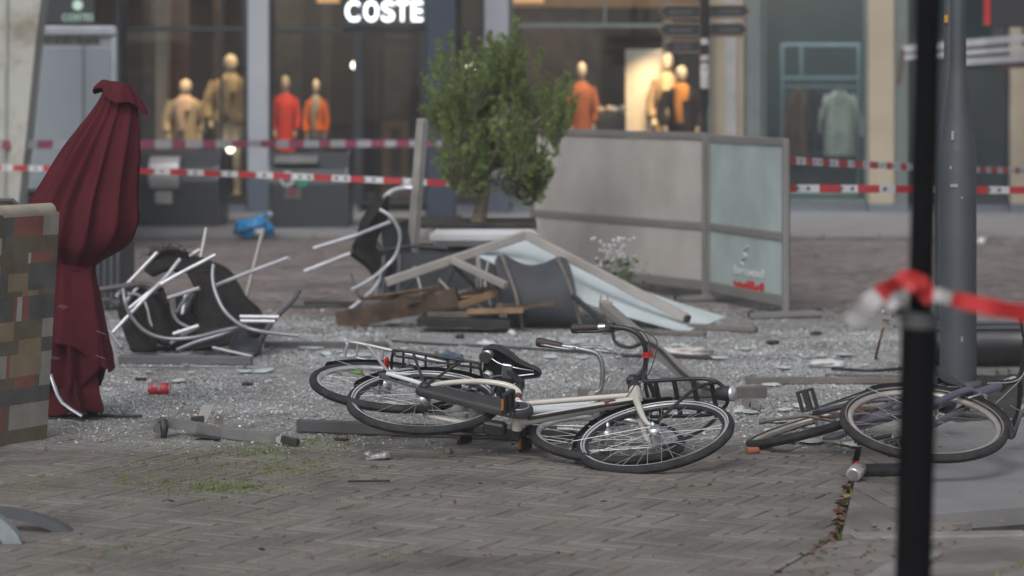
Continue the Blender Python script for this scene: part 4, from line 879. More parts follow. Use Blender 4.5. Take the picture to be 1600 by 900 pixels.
# right wreck chair (aluminium armchair on its side)
TB = TUBE; ARMG = mat('arm_tube_grey', (.27, .28, .31), .35, .5, var=.15)
def tubes(t, name, specs, m, r=.0135, Y=None, curve=5):
    for pts in specs:
        rr_ = r
        if isinstance(pts, tuple) and isinstance(pts[0], float): rr_, pts = pts[0], pts[1]
        b = MB(); P = [W(p[0], p[1], p[2] if len(p) > 2 else Y) for p in pts]
        b.tube(P, rr_, 8, curve=curve if len(P) > 2 else 0); b.build(name, m, t)
WIC = mat('dark_brown_wicker', (.015, .013, .012), .72, var=.4, scale=30, bump=.7, bscale=110, stain=(.07, .06, .052), stain_scale=16, stain_amt=.3)
def sheet(t, name, rows, m, th=.025):
    b = MB(); g = [[W(*p) for p in r] for r in rows]; g = [cr(r, 4) for r in g]; g = [list(r) for r in zip(*[cr(c, 4) for c in zip(*g)])]
    b.loft(g, closed=False); b.loft([[p + V(0, th, 0) for p in r] for r in g][::-1], closed=False)
    e = g[0] + [r[-1] for r in g] + g[-1][::-1] + [r[0] for r in g][::-1]; b.tube([p + V(0, th / 2, 0) for p in e], th * .6, 6)
    return b.build(name, m, t)
s = thing('toppled_armchair', 'aluminium armchair flung on its side left of the leaning post, two legs pointing left', 'chair', G(590, 492), 'toppled café armchairs')
tubes(s, 'leg', [((489, 388, 18.2), (565, 365, 18.3)), ((475, 424, 18.0), (547, 396, 18.1)), ((558, 367, 18.25), (609, 347, 18.4)), ((535, 493, 17.8), (585, 450, 18.0), (597, 420, 18.4))], TB, .0125)
tubes(s, 'arm_frame', [((593, 327, 18.1), (612, 340, 18.1), (625, 366, 18.15), (620, 395, 18.2), (605, 415, 18.2), (578, 437, 18.1), (549, 453, 18.0))], TB, .0125)
tubes(s, 'arm_frame', [((600, 310, 18.7), (612, 299, 18.75), (630, 294, 18.8), (644, 294, 18.8))], TB, .02)
tubes(s, 'back_frame', [((574, 368, 18.5), (592, 382, 18.6), (598, 400, 18.6))], ALUM, .012)
tubes(s, 'seat_rail', [((565, 368, 18.35), (590, 330, 18.6), (606, 307, 18.7)), ((548, 396, 18.2), (585, 425, 18.4), (600, 455, 18.4))], WIC, .017)
sheet(s, 'seat', [[(566, 345, 18.7), (585, 318, 18.75), (604, 306, 18.8)], [(558, 375, 18.4), (585, 350, 18.55), (603, 338, 18.7)], [(553, 390, 18.35), (570, 385, 18.4), (585, 382, 18.5)], [(572, 412, 18.35), (585, 408, 18.4), (600, 402, 18.5)], [(585, 432, 18.35), (598, 430, 18.4), (612, 425, 18.5)]], WIC)
sheet(s, 'backrest', [[(598, 355, 18.7), (625, 350, 18.9), (640, 345, 19.0)], [(600, 395, 18.6), (625, 390, 18.8), (645, 385, 18.95)], [(604, 430, 18.5), (628, 428, 18.7), (648, 426, 18.9)]], DK)
tubes(s, 'rear_leg', [((590, 405, 18.5), (588, 470, 18.3), (587, 488, 18.25)), ((606, 410, 18.6), (605, 480, 18.4))], ALUM, .014)

# left wreck: armchairs tangled together
def Z6(x, y, Y): return (140 + x / 3.333, 330 + y / 3.333, Y)
def P6(lst): return [Z6(*p) for p in lst]
s = thing('toppled_armchair', 'armchair on its side nearest the parasol, pale legs crossing above dark wicker', 'chair', G(200, 566), 'toppled café armchairs')
tubes(s, 'leg', [P6([(470, 250, 15.9), (395, 345, 15.8), (320, 420, 15.7), (120, 632, 15.6)]), P6([(655, 228, 15.8), (375, 378, 15.75), (195, 515, 15.7)]), P6([(352, 215, 16.1), (195, 380, 16.0), (140, 440, 15.9)])], TB, .0118)
tubes(s, 'arm_frame', [P6([(175, 405, 15.55), (185, 470, 15.5), (215, 545, 15.5), (290, 625, 15.5), (400, 663, 15.5), (540, 658, 15.5), (680, 625, 15.55), (815, 595, 15.6)])], ARMG, .0118)
tubes(s, 'arm_rest', [P6([(20, 415, 15.9), (150, 395, 15.9), (270, 380, 15.85), (330, 395, 15.8), (345, 430, 15.8)])], mat('arm_dark_grey', (.075, .07, .07), .5), .019)
tubes(s, 'arm_rest', [P6([(60, 470, 16.1), (110, 465, 16.0), (160, 490, 15.9)])], mat('arm_dark_grey', (.1, .1, .1), .5), .019)
sheet(s, 'backrest', [P6([(150, 500, 15.75), (195, 505, 15.75), (240, 515, 15.8)]), P6([(185, 620, 15.7), (230, 618, 15.7), (290, 612, 15.75)]), P6([(225, 722, 15.65), (290, 722, 15.65), (345, 720, 15.7)])], WIC, .03)
sheet(s, 'seat', [P6([(300, 440, 15.9), (335, 420, 15.9), (372, 405, 15.95)]), P6([(330, 560, 15.85), (370, 545, 15.85), (415, 530, 15.9)]), P6([(360, 680, 15.8), (420, 690, 15.8), (475, 690, 15.85)])], WIC, .03)
tubes(s, 'seat_frame', [P6([(395, 410, 16.0), (410, 520, 15.95), (440, 600, 15.9), (500, 660, 15.85)]), P6([(60, 480, 16.2), (90, 600, 16.1), (170, 710, 16.0)])], ARMG, .012)
s = thing('toppled_armchair', 'overturned armchair in the left tangle with a torn arched wicker back', 'chair', G(380, 566), 'toppled café armchairs')
sheet(s, 'backrest', [P6([(300, 305, 16.3), (350, 250, 16.35), (420, 215, 16.4), (520, 240, 16.4), (620, 275, 16.35), (700, 310, 16.3), (740, 350, 16.2)]), P6([(330, 325, 16.1), (390, 300, 16.1), (450, 300, 16.1), (530, 310, 16.1), (620, 320, 16.1), (690, 335, 16.1), (750, 380, 16.1)])], WIC, .04)
sheet(s, 'seat', [P6([(520, 320, 16.1), (600, 320, 16.05), (690, 330, 16.05), (760, 380, 16.0)]), P6([(570, 440, 15.95), (640, 440, 15.9), (730, 440, 15.9), (810, 460, 15.9)]), P6([(575, 640, 15.85), (650, 620, 15.8), (780, 590, 15.8), (880, 530, 15.8)]), P6([(540, 720, 15.75), (640, 700, 15.7), (760, 680, 15.7), (880, 650, 15.7)])], WIC, .03)
tubes(s, 'arm_frame', [P6([(645, 278, 15.75), (640, 340, 15.72), (655, 420, 15.68), (700, 515, 15.62), (775, 585, 15.55), (850, 617, 15.5), (960, 635, 15.5), (1090, 648, 15.5)])], ARMG, .0125)
tubes(s, 'leg', [P6([(1035, 243, 15.4), (780, 338, 15.6), (655, 388, 15.8)]), P6([(575, 200, 16.4), (520, 235, 16.4)]), P6([(572, 400, 15.9), (400, 455, 15.95)]), P6([(568, 597, 15.7), (435, 640, 15.7)])], TB, .0125)
tubes(s, 'stretcher', [P6([(600, 385, 16.1), (520, 430, 16.1), (450, 530, 16.0)]), P6([(428, 460, 15.85), (432, 520, 15.85), (460, 575, 15.85), (520, 608, 15.85)]), P6([(455, 722, 15.6), (560, 680, 15.6), (700, 640, 15.6), (810, 600, 15.6)]), P6([(640, 710, 15.55), (850, 758, 15.5)])], ARMG, .012)
s = thing('toppled_armchair', 'small armchair lying at the right end of the left tangle, seat folded open', 'chair', G(398, 566), 'toppled café armchairs')
sheet(s, 'seat', [P6([(770, 620, 15.75), (860, 590, 15.8), (950, 570, 15.85)]), P6([(740, 700, 15.65), (830, 690, 15.65), (900, 660, 15.7)]), P6([(740, 740, 15.6), (800, 742, 15.6), (870, 745, 15.6)])], DK, .03)
tubes(s, 'back_frame', [P6([(1092, 412, 15.9), (1055, 468, 15.85), (940, 590, 15.75), (850, 740, 15.65)])], mat('arm_dark_grey', (.1, .1, .1), .5), .016)
tubes(s, 'arm_frame', [P6([(1060, 440, 15.95), (960, 560, 15.8), (900, 660, 15.7)])], ARMG, .009)
tubes(s, 'slat', [P6([(782, 549, 15.6), (985, 551, 15.6)]), P6([(785, 572, 15.6), (965, 574, 15.6)])], TB, .012)
s = thing('toppled_armchair', 'rearmost armchair of the left tangle, only its dark slatted back and frame showing', 'chair', G(285, 545), 'toppled café armchairs')
for k in range(3):
    x = 450 + 45 * k; sheet(s, 'backrest', [P6([(x, 430, 16.5), (x + 35, 430, 16.5)]), P6([(x + 8, 620, 16.45), (x + 42, 620, 16.45)])], DK, .012)
tubes(s, 'arm_frame', [P6([(400, 480, 16.3), (430, 560, 16.3), (490, 605, 16.3), (560, 610, 16.3)])], TB, .012)
tubes(s, 'leg', [P6([(560, 400, 16.4), (470, 560, 16.4)])], ARMG, .012)
s = thing('toppled_armchair', 'crushed dark wicker armchair at the bottom of the left tangle, half hidden', 'chair', G(300, 560), 'toppled café armchairs')
sheet(s, 'seat', [P6([(180, 560, 16.1), (330, 560, 16.1), (560, 560, 16.1)]), P6([(200, 640, 16.05), (340, 650, 16.05), (600, 650, 16.05)]), P6([(230, 715, 16.0), (350, 720, 16.0), (640, 725, 16.0)])], WIC, .05)
sheet(s, 'backrest', [P6([(230, 420, 16.3), (270, 410, 16.3), (310, 425, 16.3)]), P6([(215, 500, 16.25), (265, 500, 16.25), (320, 505, 16.25)]), P6([(240, 590, 16.2), (300, 590, 16.2), (350, 590, 16.2)])], WIC, .03)
tubes(s, 'arm_frame', [P6([(200, 430, 16.2), (260, 440, 16.15), (300, 500, 16.1), (330, 600, 16.05), (420, 640, 16.0)]), P6([(420, 690, 15.7), (500, 640, 15.75), (560, 610, 15.8)]), P6([(150, 655, 16.1), (260, 690, 16.0), (420, 700, 15.9)])], ARMG, .011)
tubes(s, 'leg', [P6([(265, 380, 16.3), (190, 470, 16.2)]), P6([(500, 430, 16.2), (470, 620, 16.1)])], TB, .012)
for (u0, v0, u1, v1, lab) in ((323, 356, 309, 402, 'thin grey stake poking up above the left chair tangle'), (412, 357, 386, 424, 'longer grey stake standing right of the left chair tangle')):
    single_beam('metal_stake', lab, 'stake', W(u1 - 6, v1 + 60, 16.6), W(u0, v0, 16.8), .022, .028, ALU, 'grey stakes')
# torn fibres on the arched wicker
b = MB(); r_ = random.Random(9)
for k in range(70):
    p = W(*Z6(r_.uniform(310, 500), r_.uniform(205, 260), 16.35)); b.tube([p, p + V(r_.gauss(0, .03), r_.gauss(0, .03), r_.uniform(.0, .05)), p + V(r_.gauss(0, .05), r_.gauss(0, .05), r_.uniform(-.03, .06))], .0018, 4)
o = b.build('torn_fibres', WIC); o.parent = [x for x in col.objects if x.name.startswith('toppled_armchair') and 'torn' in x['label']][0]; o.location = [-c for c in o.parent['_o']]

# ------------------------------------------------------------------ closed burgundy parasol
CLOTH = mat('burgundy_canvas', (.078, .013, .020), .85, var=.14, scale=4, bump=.35, bscale=14, spec=.12, stain=(.05, .011, .016), stain_scale=2.5, stain_amt=.4)
YU = 12.75
s = thing('closed_parasol', 'closed burgundy canvas parasol slumped beside the patchwork panel', 'parasol', G(118, 650))
def cloth(rings, nf, amp, ph=0., hem=None, seg=132, th=None, sharp=1., twist=0.):
    out = []
    vs_ = [r[0] for r in rings]; L_ = cr([V(*r[:3]) for r in rings], 6)
    for i, q in enumerate(L_):
        v, a, c = q; cu, rx = (a + c) / 2, (c - a) / 2; t = i / (len(L_) - 1); ring = []
        for k in range(seg):
            th_ = 2 * math.pi * k / seg; A = th_ * nf + ph + twist * t + 1.3 * math.sin(2 * th_ + ph) + .5 * math.sin(t * 4 + th_ * 3)
            fo = (1 - abs(math.sin(A / 2)) ** sharp * 2) ; am = (1.1 - .65 * math.cos(th_)) * amp * (.35 + .65 * math.sin(math.pi * min(1, t * 1.05)) if hem is None else 1)
            rr_ = 1 + am * fo - am * .6 + .045 * mnoise.noise(Vector((math.cos(th_) * 2.5, math.sin(th_) * 2.5, t * 5 + ph))) + .018 * mnoise.noise(Vector((math.cos(th_) * 9, math.sin(th_) * 9, t * 9 + ph)))
            uu = cu + rx * rr_ * math.cos(th_); ry = min(.24, rx / F * YU * .75) * rr_
            vv = v + (hem(th_, t) if hem else 0)
            ring.append(W(uu, vv, YU - ry * math.sin(th_)))
        out.append(ring)
    return out
up_ = [(133, 164, 206), (150, 156, 213), (175, 141, 217), (200, 122, 218), (235, 96, 219), (275, 70, 219), (315, 44, 219), (345, 32, 219), (368, 30, 213), (386, 38, 198), (398, 50, 178), (408, 66, 160), (416, 76, 150), (424, 78, 148)]
b = MB(); b.loft(cloth(up_, 13, .15, 1.2, sharp=.6)); b.build('canopy', CLOTH, s)
hemf = lambda a, t: (t ** 2) * (12 + 34 * math.cos(a - .3) + 8 * math.sin(3 * a + .4))
b = MB(); b.loft(cloth([(410, 76, 148), (425, 70, 151), (450, 62, 156), (480, 56, 164), (510, 52, 174), (528, 50, 180)], 7, .14, .4, hem=hemf, sharp=1.)); sk = b.build('skirt', CLOTH, s)
hem2 = lambda a, t: (t ** 2) * (15 * math.sin(2 * a + 4) + 7 * math.sin(4 * a + 2.))
b = MB(); b.loft(cloth([(470, 72, 150), (510, 62, 166), (550, 58, 176), (585, 60, 172), (600, 64, 166)], 6, .22, 2.5, hem=hem2, sharp=1.1)); b.build('skirt', CLOTH, s)
b = MB(); b.loft(cloth([(540, 76, 146), (580, 66, 156), (615, 62, 164), (640, 62, 172), (650, 68, 168)], 5, .26, 4.2, hem=lambda a, t: -4 * t + 3 * math.sin(5 * a) * t, sharp=1.2)); b.build('skirt', CLOTH, s)
cap_ = []
for (r0, dv, vc, uc) in ((.02, 0, 127, 182), (.35, 2, 128.5, 183), (.72, 8, 134, 185), (1.0, 15, 150, 187), (1.06, 17, 158, 187.5)):
    ring = []
    for k in range(72):
        a = 2 * math.pi * k / 72; fl = 1 + .10 * math.sin(4 * a + 1) * r0 + .05 * math.sin(9 * a) * r0
        ring.append(W(uc + 37 * r0 * fl * math.cos(a), vc + dv * math.cos(a) + 5 * math.sin(4 * a + .5) * r0 * r0, YU - .11 * r0 * fl * math.sin(a)))
    cap_.append(ring)
b = MB(); b.loft(cap_); b.build('top_cap', CLOTH, s)
STI = mat('pale_stitching', (.30, .24, .25), .8)
for (u, v, a) in ((98, 478, .5), (158, 518, -.4), (157, 556, -.3), (86, 558, .2)):
    b = MB()
    for dx, dv in ((-4, 0), (0, 1), (4, 2)): b.tube([W(u + dx - 4, v + dv * 1.5 + 3 * a, YU - .26), W(u + dx + 4, v + dv * 1.5 - 5 * a, YU - .262)], .0012, 4)
    b.build('stitching', STI, sk)
b = MB(); b.tube([W(79, 585, YU - .2), W(86, 606, YU - .24), W(97, 629, YU - .26), W(128, 650, YU - .3)], .0105, 8, curve=2, flat=.6); b.build('bent_rib', mat('rib_silver', (.45, .50, .53), .35, .6), s)
b = MB(); b.tube([W(60, 649, YU + .1), W(221, 650, YU - .02)], .009, 6); b.build('base_rod', PLAST, s)
b = MB(); b.tube([W(183, 134, YU), W(150, 300, YU), W(118, 648, YU)], .02, 8); b.build('pole', ALUD, s)

# ------------------------------------------------------------------ patchwork panel at the left edge
YB = 11.9
PC = dict(slate=(.062, .068, .072), red=(.21, .062, .055), grey=(.25, .245, .22), tan=(.22, .165, .105), olive=(.105, .09, .065), brown=(.10, .078, .052), white=(.36, .35, .31), cream=(.33, .30, .24))
PM = {k: mat('patch_' + k, tuple(1.2 * (.72 * x + .28 * y) for x, y in zip(c, (.14, .125, .10))), .85, var=.16, scale=9, bump=.3, bscale=160, stain=tuple(x * .55 for x in c), stain_scale=5, stain_amt=.45) for k, c in PC.items()}
rows = [(9, [(1, 'cream')]), (70, [(.2, 'slate'), (.72, 'red'), (1, 'grey')]), (58, [(.55, 'olive'), (1, 'brown')]), (37, [(.48, 'olive'), (.53, 'white'), (.9, 'red'), (1, 'olive')]), (33, [(.5, 'brown'), (1, 'slate')]),
        (62, [(.15, 'slate'), (.5, 'tan'), (1, 'slate')]), (19, [(.4, 'brown'), (.7, 'tan'), (1, 'olive')]), (85, [(.27, 'slate'), (.33, 'red'), (.42, 'white'), (.55, 'red'), (1, 'slate')]), (66, [(.3, 'tan'), (.8, 'olive'), (1, 'grey')]), (50, [(.4, 'olive'), (.8, 'tan'), (1, 'slate')]),
        (78, [(.2, 'grey'), (.26, 'red'), (.82, 'tan'), (1, 'grey')]), (42, [(.36, 'brown'), (.72, 'red'), (.8, 'brown'), (1, 'grey')]), (56, [(.12, 'tan'), (.8, 'slate'), (1, 'slate')]), (86, [(.14, 'olive'), (.2, 'red'), (.3, 'brown'), (1, 'grey')]), (50, [(.5, 'brown'), (.8, 'olive'), (1, 'brown')])]
s = thing('patchwork_screen', 'large upright panel covered in grey, tan and red patchwork at the left edge', 'panel', G(0, 697))
tot = sum(r[0] for r in rows); order = list(PM); b = MB(); y_ = 0
dp = V(-.168, -.28, 0) / math.hypot(.168, .28); LP = 1.1
BR = G(73, 685, .004); TR = W(93, 331, BR[1] + .02); BL = BR + dp * LP; TL = TR + dp * LP
def pq(a, t): return (TL + (TR - TL) * a) * (1 - t) + (BL + (BR - BL) * a) * t
nrm_p = unit(np.cross(TR - TL, BL - TL)); nrm_p = nrm_p if nrm_p[1] < 0 else -nrm_p
aw = .385 / LP; r_ = random.Random(2)
for h, segs in rows:
    t0, t1 = y_ / tot, (y_ + h) / tot; y_ += h
    cells = []
    prev = 0
    for e, c in segs: cells.append((1 - aw + prev * aw, 1 - aw + e * aw, c)); prev = e
    x = 1 - aw
    while x > 0: w__ = r_.uniform(.05, .16); cells.append((max(0, x - w__), x, r_.choice(order))); x -= w__
    for a0, a1, c in cells:
        d = nrm_p * .0004 * r_.random(); g_ = 0
        b.prism([pq(a0 + g_, t1 - g_ * .7) + d, pq(a1 - g_, t1 - g_ * .7) + d, pq(a1 - g_, t0 + g_ * .7) + d, pq(a0 + g_, t0 + g_ * .7) + d], -nrm_p * .012, order.index(c))
b.build('patchwork_cover', [PM[k] for k in order], s)
b = MB(); b.prism([pq(0, 1) - nrm_p * .009, pq(1, 1) - nrm_p * .009, pq(1, 0) - nrm_p * .009, pq(0, 0) - nrm_p * .009], -nrm_p * .09); b.build('board', mat('board_edge_taupe', (.17, .15, .125), .8, var=.2, bump=.3), s)
b = MB(); b.tube([pq(0, 0) - nrm_p * .045, pq(.985, 0) - nrm_p * .045], .042, 10); b.tube([pq(.99, .01) - nrm_p * .045, pq(.99, .99) - nrm_p * .045], .028, 8); b.build('piping', PM['cream'], s)
b = MB(); b.beam(pq(.3, .8) - nrm_p * .1, G(-60, 640, .02), .04, .04); b.beam(pq(.0, .2) - nrm_p * .1, pq(.0, .2) + V(0, .9, -1.1) , .04, .04); b.build('prop_leg', ALUD, s)
s = thing('patchwork_cushion', 'second patchwork panel, its tan corner peeping over the first', 'cushion', (fx(-30, 14), 14., 0))
b = MB(); b.box(W(-40, 480, 14.), (.48, .10, (660 - 314) * 14 / F - .02), None, 0, .03); b.build('board', PM['tan'], s)
b = MB(); x0 = W(25, 312, 13.94); b.tube([W(-60, 313, 13.94), W(20, 313, 13.94), W(26, 318, 13.94), W(26, 640, 13.94)], .012, 6); b.build('piping', PM['slate'], s)

# ------------------------------------------------------------------ metal profiles and debris on the ground
prof = 'loose metal profiles on the ground'
def slot(p0, p1, w_, h):
    def f(b):
        d = unit(p1 - p0); b.beam(p0 - d * .004 + V(0, 0, 0), p0 + d * .012, w_ * 1.06, h * 1.06, bev=.002)
    return f
def bar(u0, v0, u1, v1, h, label, m=ALUD, w_=.045, lift=0., name='metal_profile', lift1=None, extra=None):
    p0, p1 = G(u0, v0), G(u1, v1); p0[2] = h / 2 + .004 + lift; p1[2] = h / 2 + .004 + (lift if lift1 is None else lift1)
    return single_beam(name, label, 'metal bar', p0, p1, w_, h, m, prof, extra=extra or slot(p0, p1, w_, h))
bar(467, 675, 900, 693, .056, 'long dark grey bar running under the wheels of the fallen white bicycle', mat('bar_charcoal', (.075, .078, .085), .5, .25, var=.1, scale=3))
def rail_x(b):
    p0, p1 = G(186, 569, .028), G(394, 571, .028)
    for dz in (.012, -.012): b.beam(p0 + V(0, -.028, dz), p1 + V(0, -.028, dz), .006, .006)
    b.beam(p1 - V(.05, .034, 0), p1 - V(.03, .034, 0), .012, .05)
bar(186, 569, 394, 571, .05, 'grey grooved base rail lying in front of the left chair tangle', mat('rail_grey', (.13, .135, .145), .45, .35, var=.15), .06, extra=rail_x)
bar(414, 545, 606, 546, .042, 'dark bar between the left chair tangle and the bicycles, with a glass strip', ALUD, .05)
bar(476, 480, 556, 480, .04, 'short black bar left of the plank pile', PLAST, .05)
bar(640, 478, 440, 482, .02, 'thin dark strip lying behind the short black bar', ALUD, .03)
bar(1166, 601, 1470, 600, .036, 'longest taupe bar behind the right bicycle', ALUM, .05)
bar(1290, 588, 1470, 590, .012, 'thin strip lying just behind the longest taupe bar', ALUM, .03)
def cast(b):
    c = G(1166, 628, .05); 
    for k in (0, .035): b.lathe(c + V(k, -.03, .0 - k * .3), (0, -1, 0), [(0, .026), (.025, .026)], 12)
    b.beam(c + V(.01, -.04, 0), c + V(.07, -.07, -.02), .02, .03)
bar(1090, 628, 1195, 622, .062, 'short wide taupe bar behind the bicycle headlamp', ALUM, .06, extra=cast)
bar(1000, 521, 1102, 527, .03, 'taupe bar under the tip of the fallen glass sheet', ALUM, .05)
bar(1078, 515, 1182, 520, .035, 'short base bar with castors in front of the aqua screen', ALUM, .06)
bar(905, 625, 1090, 630, .055, 'taupe bar half hidden behind the front carrier of the white bicycle', ALUM, .05)
bar(1560, 655, 1480, 640, .045, 'pale bar on the kerb behind the handlebar of the right bicycle', mat('bar_pale', (.28, .29, .31), .5, .3), .05)
def cable(name, pts, r, label, m=PLAST, cat='cable', curve=6):
    b = MB(); b.tube(pts, r, 6, curve=curve); return single(b, name, m, label, cat)
cable('rubber_strip', [G(612, 533, .01), G(690, 538, .012), G(760, 541, .01), G(860, 547, .01), G(932, 552, .012)], .008, 'thin black rubber strip lying across the glass behind the saddle')
cable('rubber_strip', [G(958, 556, .012), G(1040, 556, .015), G(1112, 560, .012)], .013, 'thicker black rubber strip behind the tall handlebar')
cable('rubber_strip', [W(1180, 636, 13.3), W(1215, 638, 13.2), W(1252, 645, 13.0)], .009, 'curved dark strip between the taupe bar and the right bicycle')
cable('rubber_strip', [G(1300, 576, .02), G(1360, 579, .03), G(1410, 576, .02)], .01, 'dark strip on the glass left of the lamp post')
cable('twig', [G(1368, 560, 0) , W(1374, 535, 15.2), W(1380, 513, 15.3)], .008, 'thin upright rusty stick left of the black barrier pole', mat('rust', (.14, .07, .04), .8), 'stick')
# leaning profile with black cable
s = thing('leaning_profile', 'long taupe metal profile leaning up behind the tall handlebar', 'metal bar', G(1100, 612))
LM = mat('profile_warm_grey', (.25, .235, .215), .5, .3, var=.12, scale=3)
b = MB(); p0, p1 = G(1108, 618, .03), W(944, 477, 15.4); b.beam(p0, p1, .065, .045, bev=.003); b.build('bar', LM, s)
b = MB(); d = unit(p1 - p0); q_ = p0 + (p1 - p0) * .0; b.beam(p0 - V(0, .036, .0), p1 - V(0, .036, 0), .008, .018, bev=.001); b.build('groove', mat('groove_brown', (.12, .11, .10), .6), s)
b = MB(); b.beam(p1 + V(0, -.03, 0), p1 + V(.045, -.03, -.13), .012, .03); b.beam(p1 + V(-.03, -.02, .03), p1 + V(.05, -.02, .01), .05, .02)
for k in (-.02, 0.02): b.tube([p1 + V(k, 0, .02), p1 + V(k, 0, .06)], .005)
b.build('end_bracket', ALU, s)
cable('black_cable', [W(956, 512, 15.2), W(962, 535, 14.9), W(985, 543, 14.6), W(1010, 535, 14.4), W(1032, 548, 14.2), W(1060, 578, 13.9), W(1090, 600, 13.5), W(1118, 612, 13.2)], .011, 'thick black cable looping over the leaning profile', curve=8)
# bracket with pulleys on the bricks
YR = 12.0
s = thing('bracket_arm', 'flat grey metal arm with small pulleys at both ends, lying on mossy bricks', 'bracket', G(350, 692))
FL = mat('flat_bar_grey', (.20, .20, .205), .5, .35, var=.15, scale=8, stain=(.12, .115, .11), stain_scale=6, stain_amt=.5)
Z4 = lambda x, y, Y=YR: W(160 + x / 4.706, 560 + y / 4.706, Y)
b = MB(); P = [Z4(480, 465, 12.15), Z4(700, 510, 12.1), Z4(880, 545, 12.0), Z4(1300, 598, 11.85)]
for a, c in zip(P, P[1:]): b.beam(a, c + (c - a) * .002, .012, .052, bev=.002)
b.build('arm', FL, s)
b = MB()
for c, r_ in ((Z4(445, 465, 12.12), .026), (Z4(415, 512, 12.1), .024)): b.lathe(c - V(0, .02, 0), (.2, -1, .1), [(0, r_), (.012, r_ * .8), (.028, r_ * .8), (.04, r_)], 18)
b.build('pulley', ALUD, s)
b = MB(); b.tube([Z4(445, 465, 12.07), Z4(455, 520, 12.05), Z4(447, 592, 12.05)], [.022, .02, .012], 8, curve=3); b.build('hinge', PLAST, s)
b = MB(); b.lathe(Z4(1305, 597, 11.86), (.1, -1, .1), [(0, .019), (.01, .021), (.02, .016), (.03, .019)], 18); b.build('pulley', ALU, s)
b = MB(); b.beam(Z4(1320, 590, 11.8), Z4(1400, 612, 11.78), .03, .03); b.beam(Z4(1390, 612, 11.78), Z4(1438, 622, 11.77), .04, .034); b.build('strap_end', PLAST, s)
b = MB(); b.prism([Z4(690, 460, 12.3), Z4(745, 475, 12.25), Z4(822, 340, 12.3), Z4(735, 340, 12.38)], (0, .012, 0)); b.beam(Z4(750, 475, 12.24), Z4(818, 335, 12.28), .02, .008); b.build('flap', mat('flap_pale', (.30, .29, .28), .5, .2), s)
b = MB(); b.prism([Z4(825, 485, 12.08), Z4(885, 490, 12.08), Z4(885, 430, 12.08), Z4(870, 413, 12.08), Z4(838, 411, 12.08), Z4(824, 425, 12.08)], (0, .008, 0)); b.lathe(Z4(850, 432, 12.075), (0, -1, 0), [(0, .006), (.004, .006)], 10, 1); b.build('tab', [mat('tab_grey_brown', (.13, .12, .11), .5), RIMS], s)
b = MB(); b.beam(Z4(655, 450, 12.25), Z4(745, 440, 12.25), .03, .025); b.prism([Z4(660, 575, 11.98), Z4(860, 600, 11.95), Z4(790, 565, 12.2)], (0, 0, .01)); b.tube([Z4(800, 580, 11.95), Z4(862, 592, 11.93)], .008); b.build('plate_and_shadow', PLAST, s)  # dark triangle and rod stand in for the shadow below the arm
# drinks cans and small litter
def can(c, ax, label, body, band, spot):
    t = thing('drinks_can', label, 'can', (c[0], c[1], 0)); ax = unit(ax); c = np.array(c, float)
    b = MB(); b.lathe(c - ax * .058, ax, [(0, .024), (.002, .027), (.008, .0325), (.106, .0325), (.113, .027), (.116, .0265)], 28); b.build('body', body, t)
    b = MB(); b.lathe(c + ax * .056, ax, [(0, .0245), (.0035, .0245)], 24); b.lathe(c - ax * .0595, ax, [(-.001, .022), (.002, .022)], 24); b.build('end', CHROME, t)
    b = MB(); x, y = perp(ax); dn = V(0, -.85, .5); dn = unit(dn - ax * (dn @ ax)); sd_ = np.cross(ax, dn)
    for (h0, h1, a0, a1) in spot:
        rs = []
        for h in (h0, h1): rs.append([c + ax * h + .0331 * (math.cos(a) * dn + math.sin(a) * sd_) for a in np.linspace(a0, a1, 8)])
        b.loft(rs, closed=False)
    b.build('label_mark', band, t); return t
can(G(249, 607, .034), (1, -.15, 0), 'crumpled red drinks can lying on the glass near the parasol', mat('can_red', (.55, .035, .045), .35, .3, var=.2, scale=30), mat('can_print_grey', (.26, .25, .3), .4), [(-.03, -.005, -.8, .1), (.0, .012, -.9, .8), (-.045, -.038, -.8, .8), (.02, .024, -.6, .7), (.032, .036, -.7, .3)])
can(G(1338, 737, .045), (.35, .92, .12), 'silver drinks can with a red mark beside the gutter', mat('can_silver', (.50, .49, .50), .3, .6, var=.12, scale=20), mat('can_print_red', (.5, .03, .04), .4), [(.012, .05, -1.3, -.2), (.0, .02, .3, .6)])
def litter(name, u, v, sz, m, label, cat='litter', jit=.8, z=None):
    b = MB(); c = G(u, v, 0); b.ball(c + V(0, 0, sz[2] * .8), sz, jit=jit, seg=14, ring=9); return single(b, name, m, label, cat)
BKL = mat('litter_black', (.02, .02, .022), .6); WPP = mat('litter_white', (.58, .59, .6), .7, var=.15)
single_beam('black_stick', 'short black stick touching the red can', 'stick', G(212, 592, .01), G(229, 592, .012), .02, .016, BKL)
single_beam('black_chip', 'small black plastic chip on the glass right of the red can', 'plastic chip', G(378, 600, .008), G(395, 600, .008), .03, .016, BKL)
single_beam('wood_chip', 'small dark wooden chip in front of the long dark bar', 'wood chip', G(524, 686, .006), G(544, 687, .007), .03, .011, mat('chip_brown', (.05, .035, .025), .8))
single_beam('plastic_strip', 'thin dark strip lying on the bricks in front of the white bicycle', 'strip', G(543, 752, .01), G(610, 751, .012), .012, .01, mat('strip_brown', (.04, .035, .035), .7))
b = MB(); c = G(590, 713, .015); b.box(c, (.10, .055, .022), np.array(Matrix.Rotation(R(-10), 3, 'Y') @ Matrix.Rotation(R(-14), 3, 'Z')), 0, .006); b.ball(c + V(.03, 0, .002), (.03, .03, .015), jit=.9); b.ball(c + V(-.04, 0, .008), (.02, .03, .012), jit=.9)
single(b, 'crushed_packet', mat('packet_silver', (.42, .42, .44), .35, .4, var=.5, scale=50), 'crushed silver white packet on the bricks below the rear wheel', 'packet')
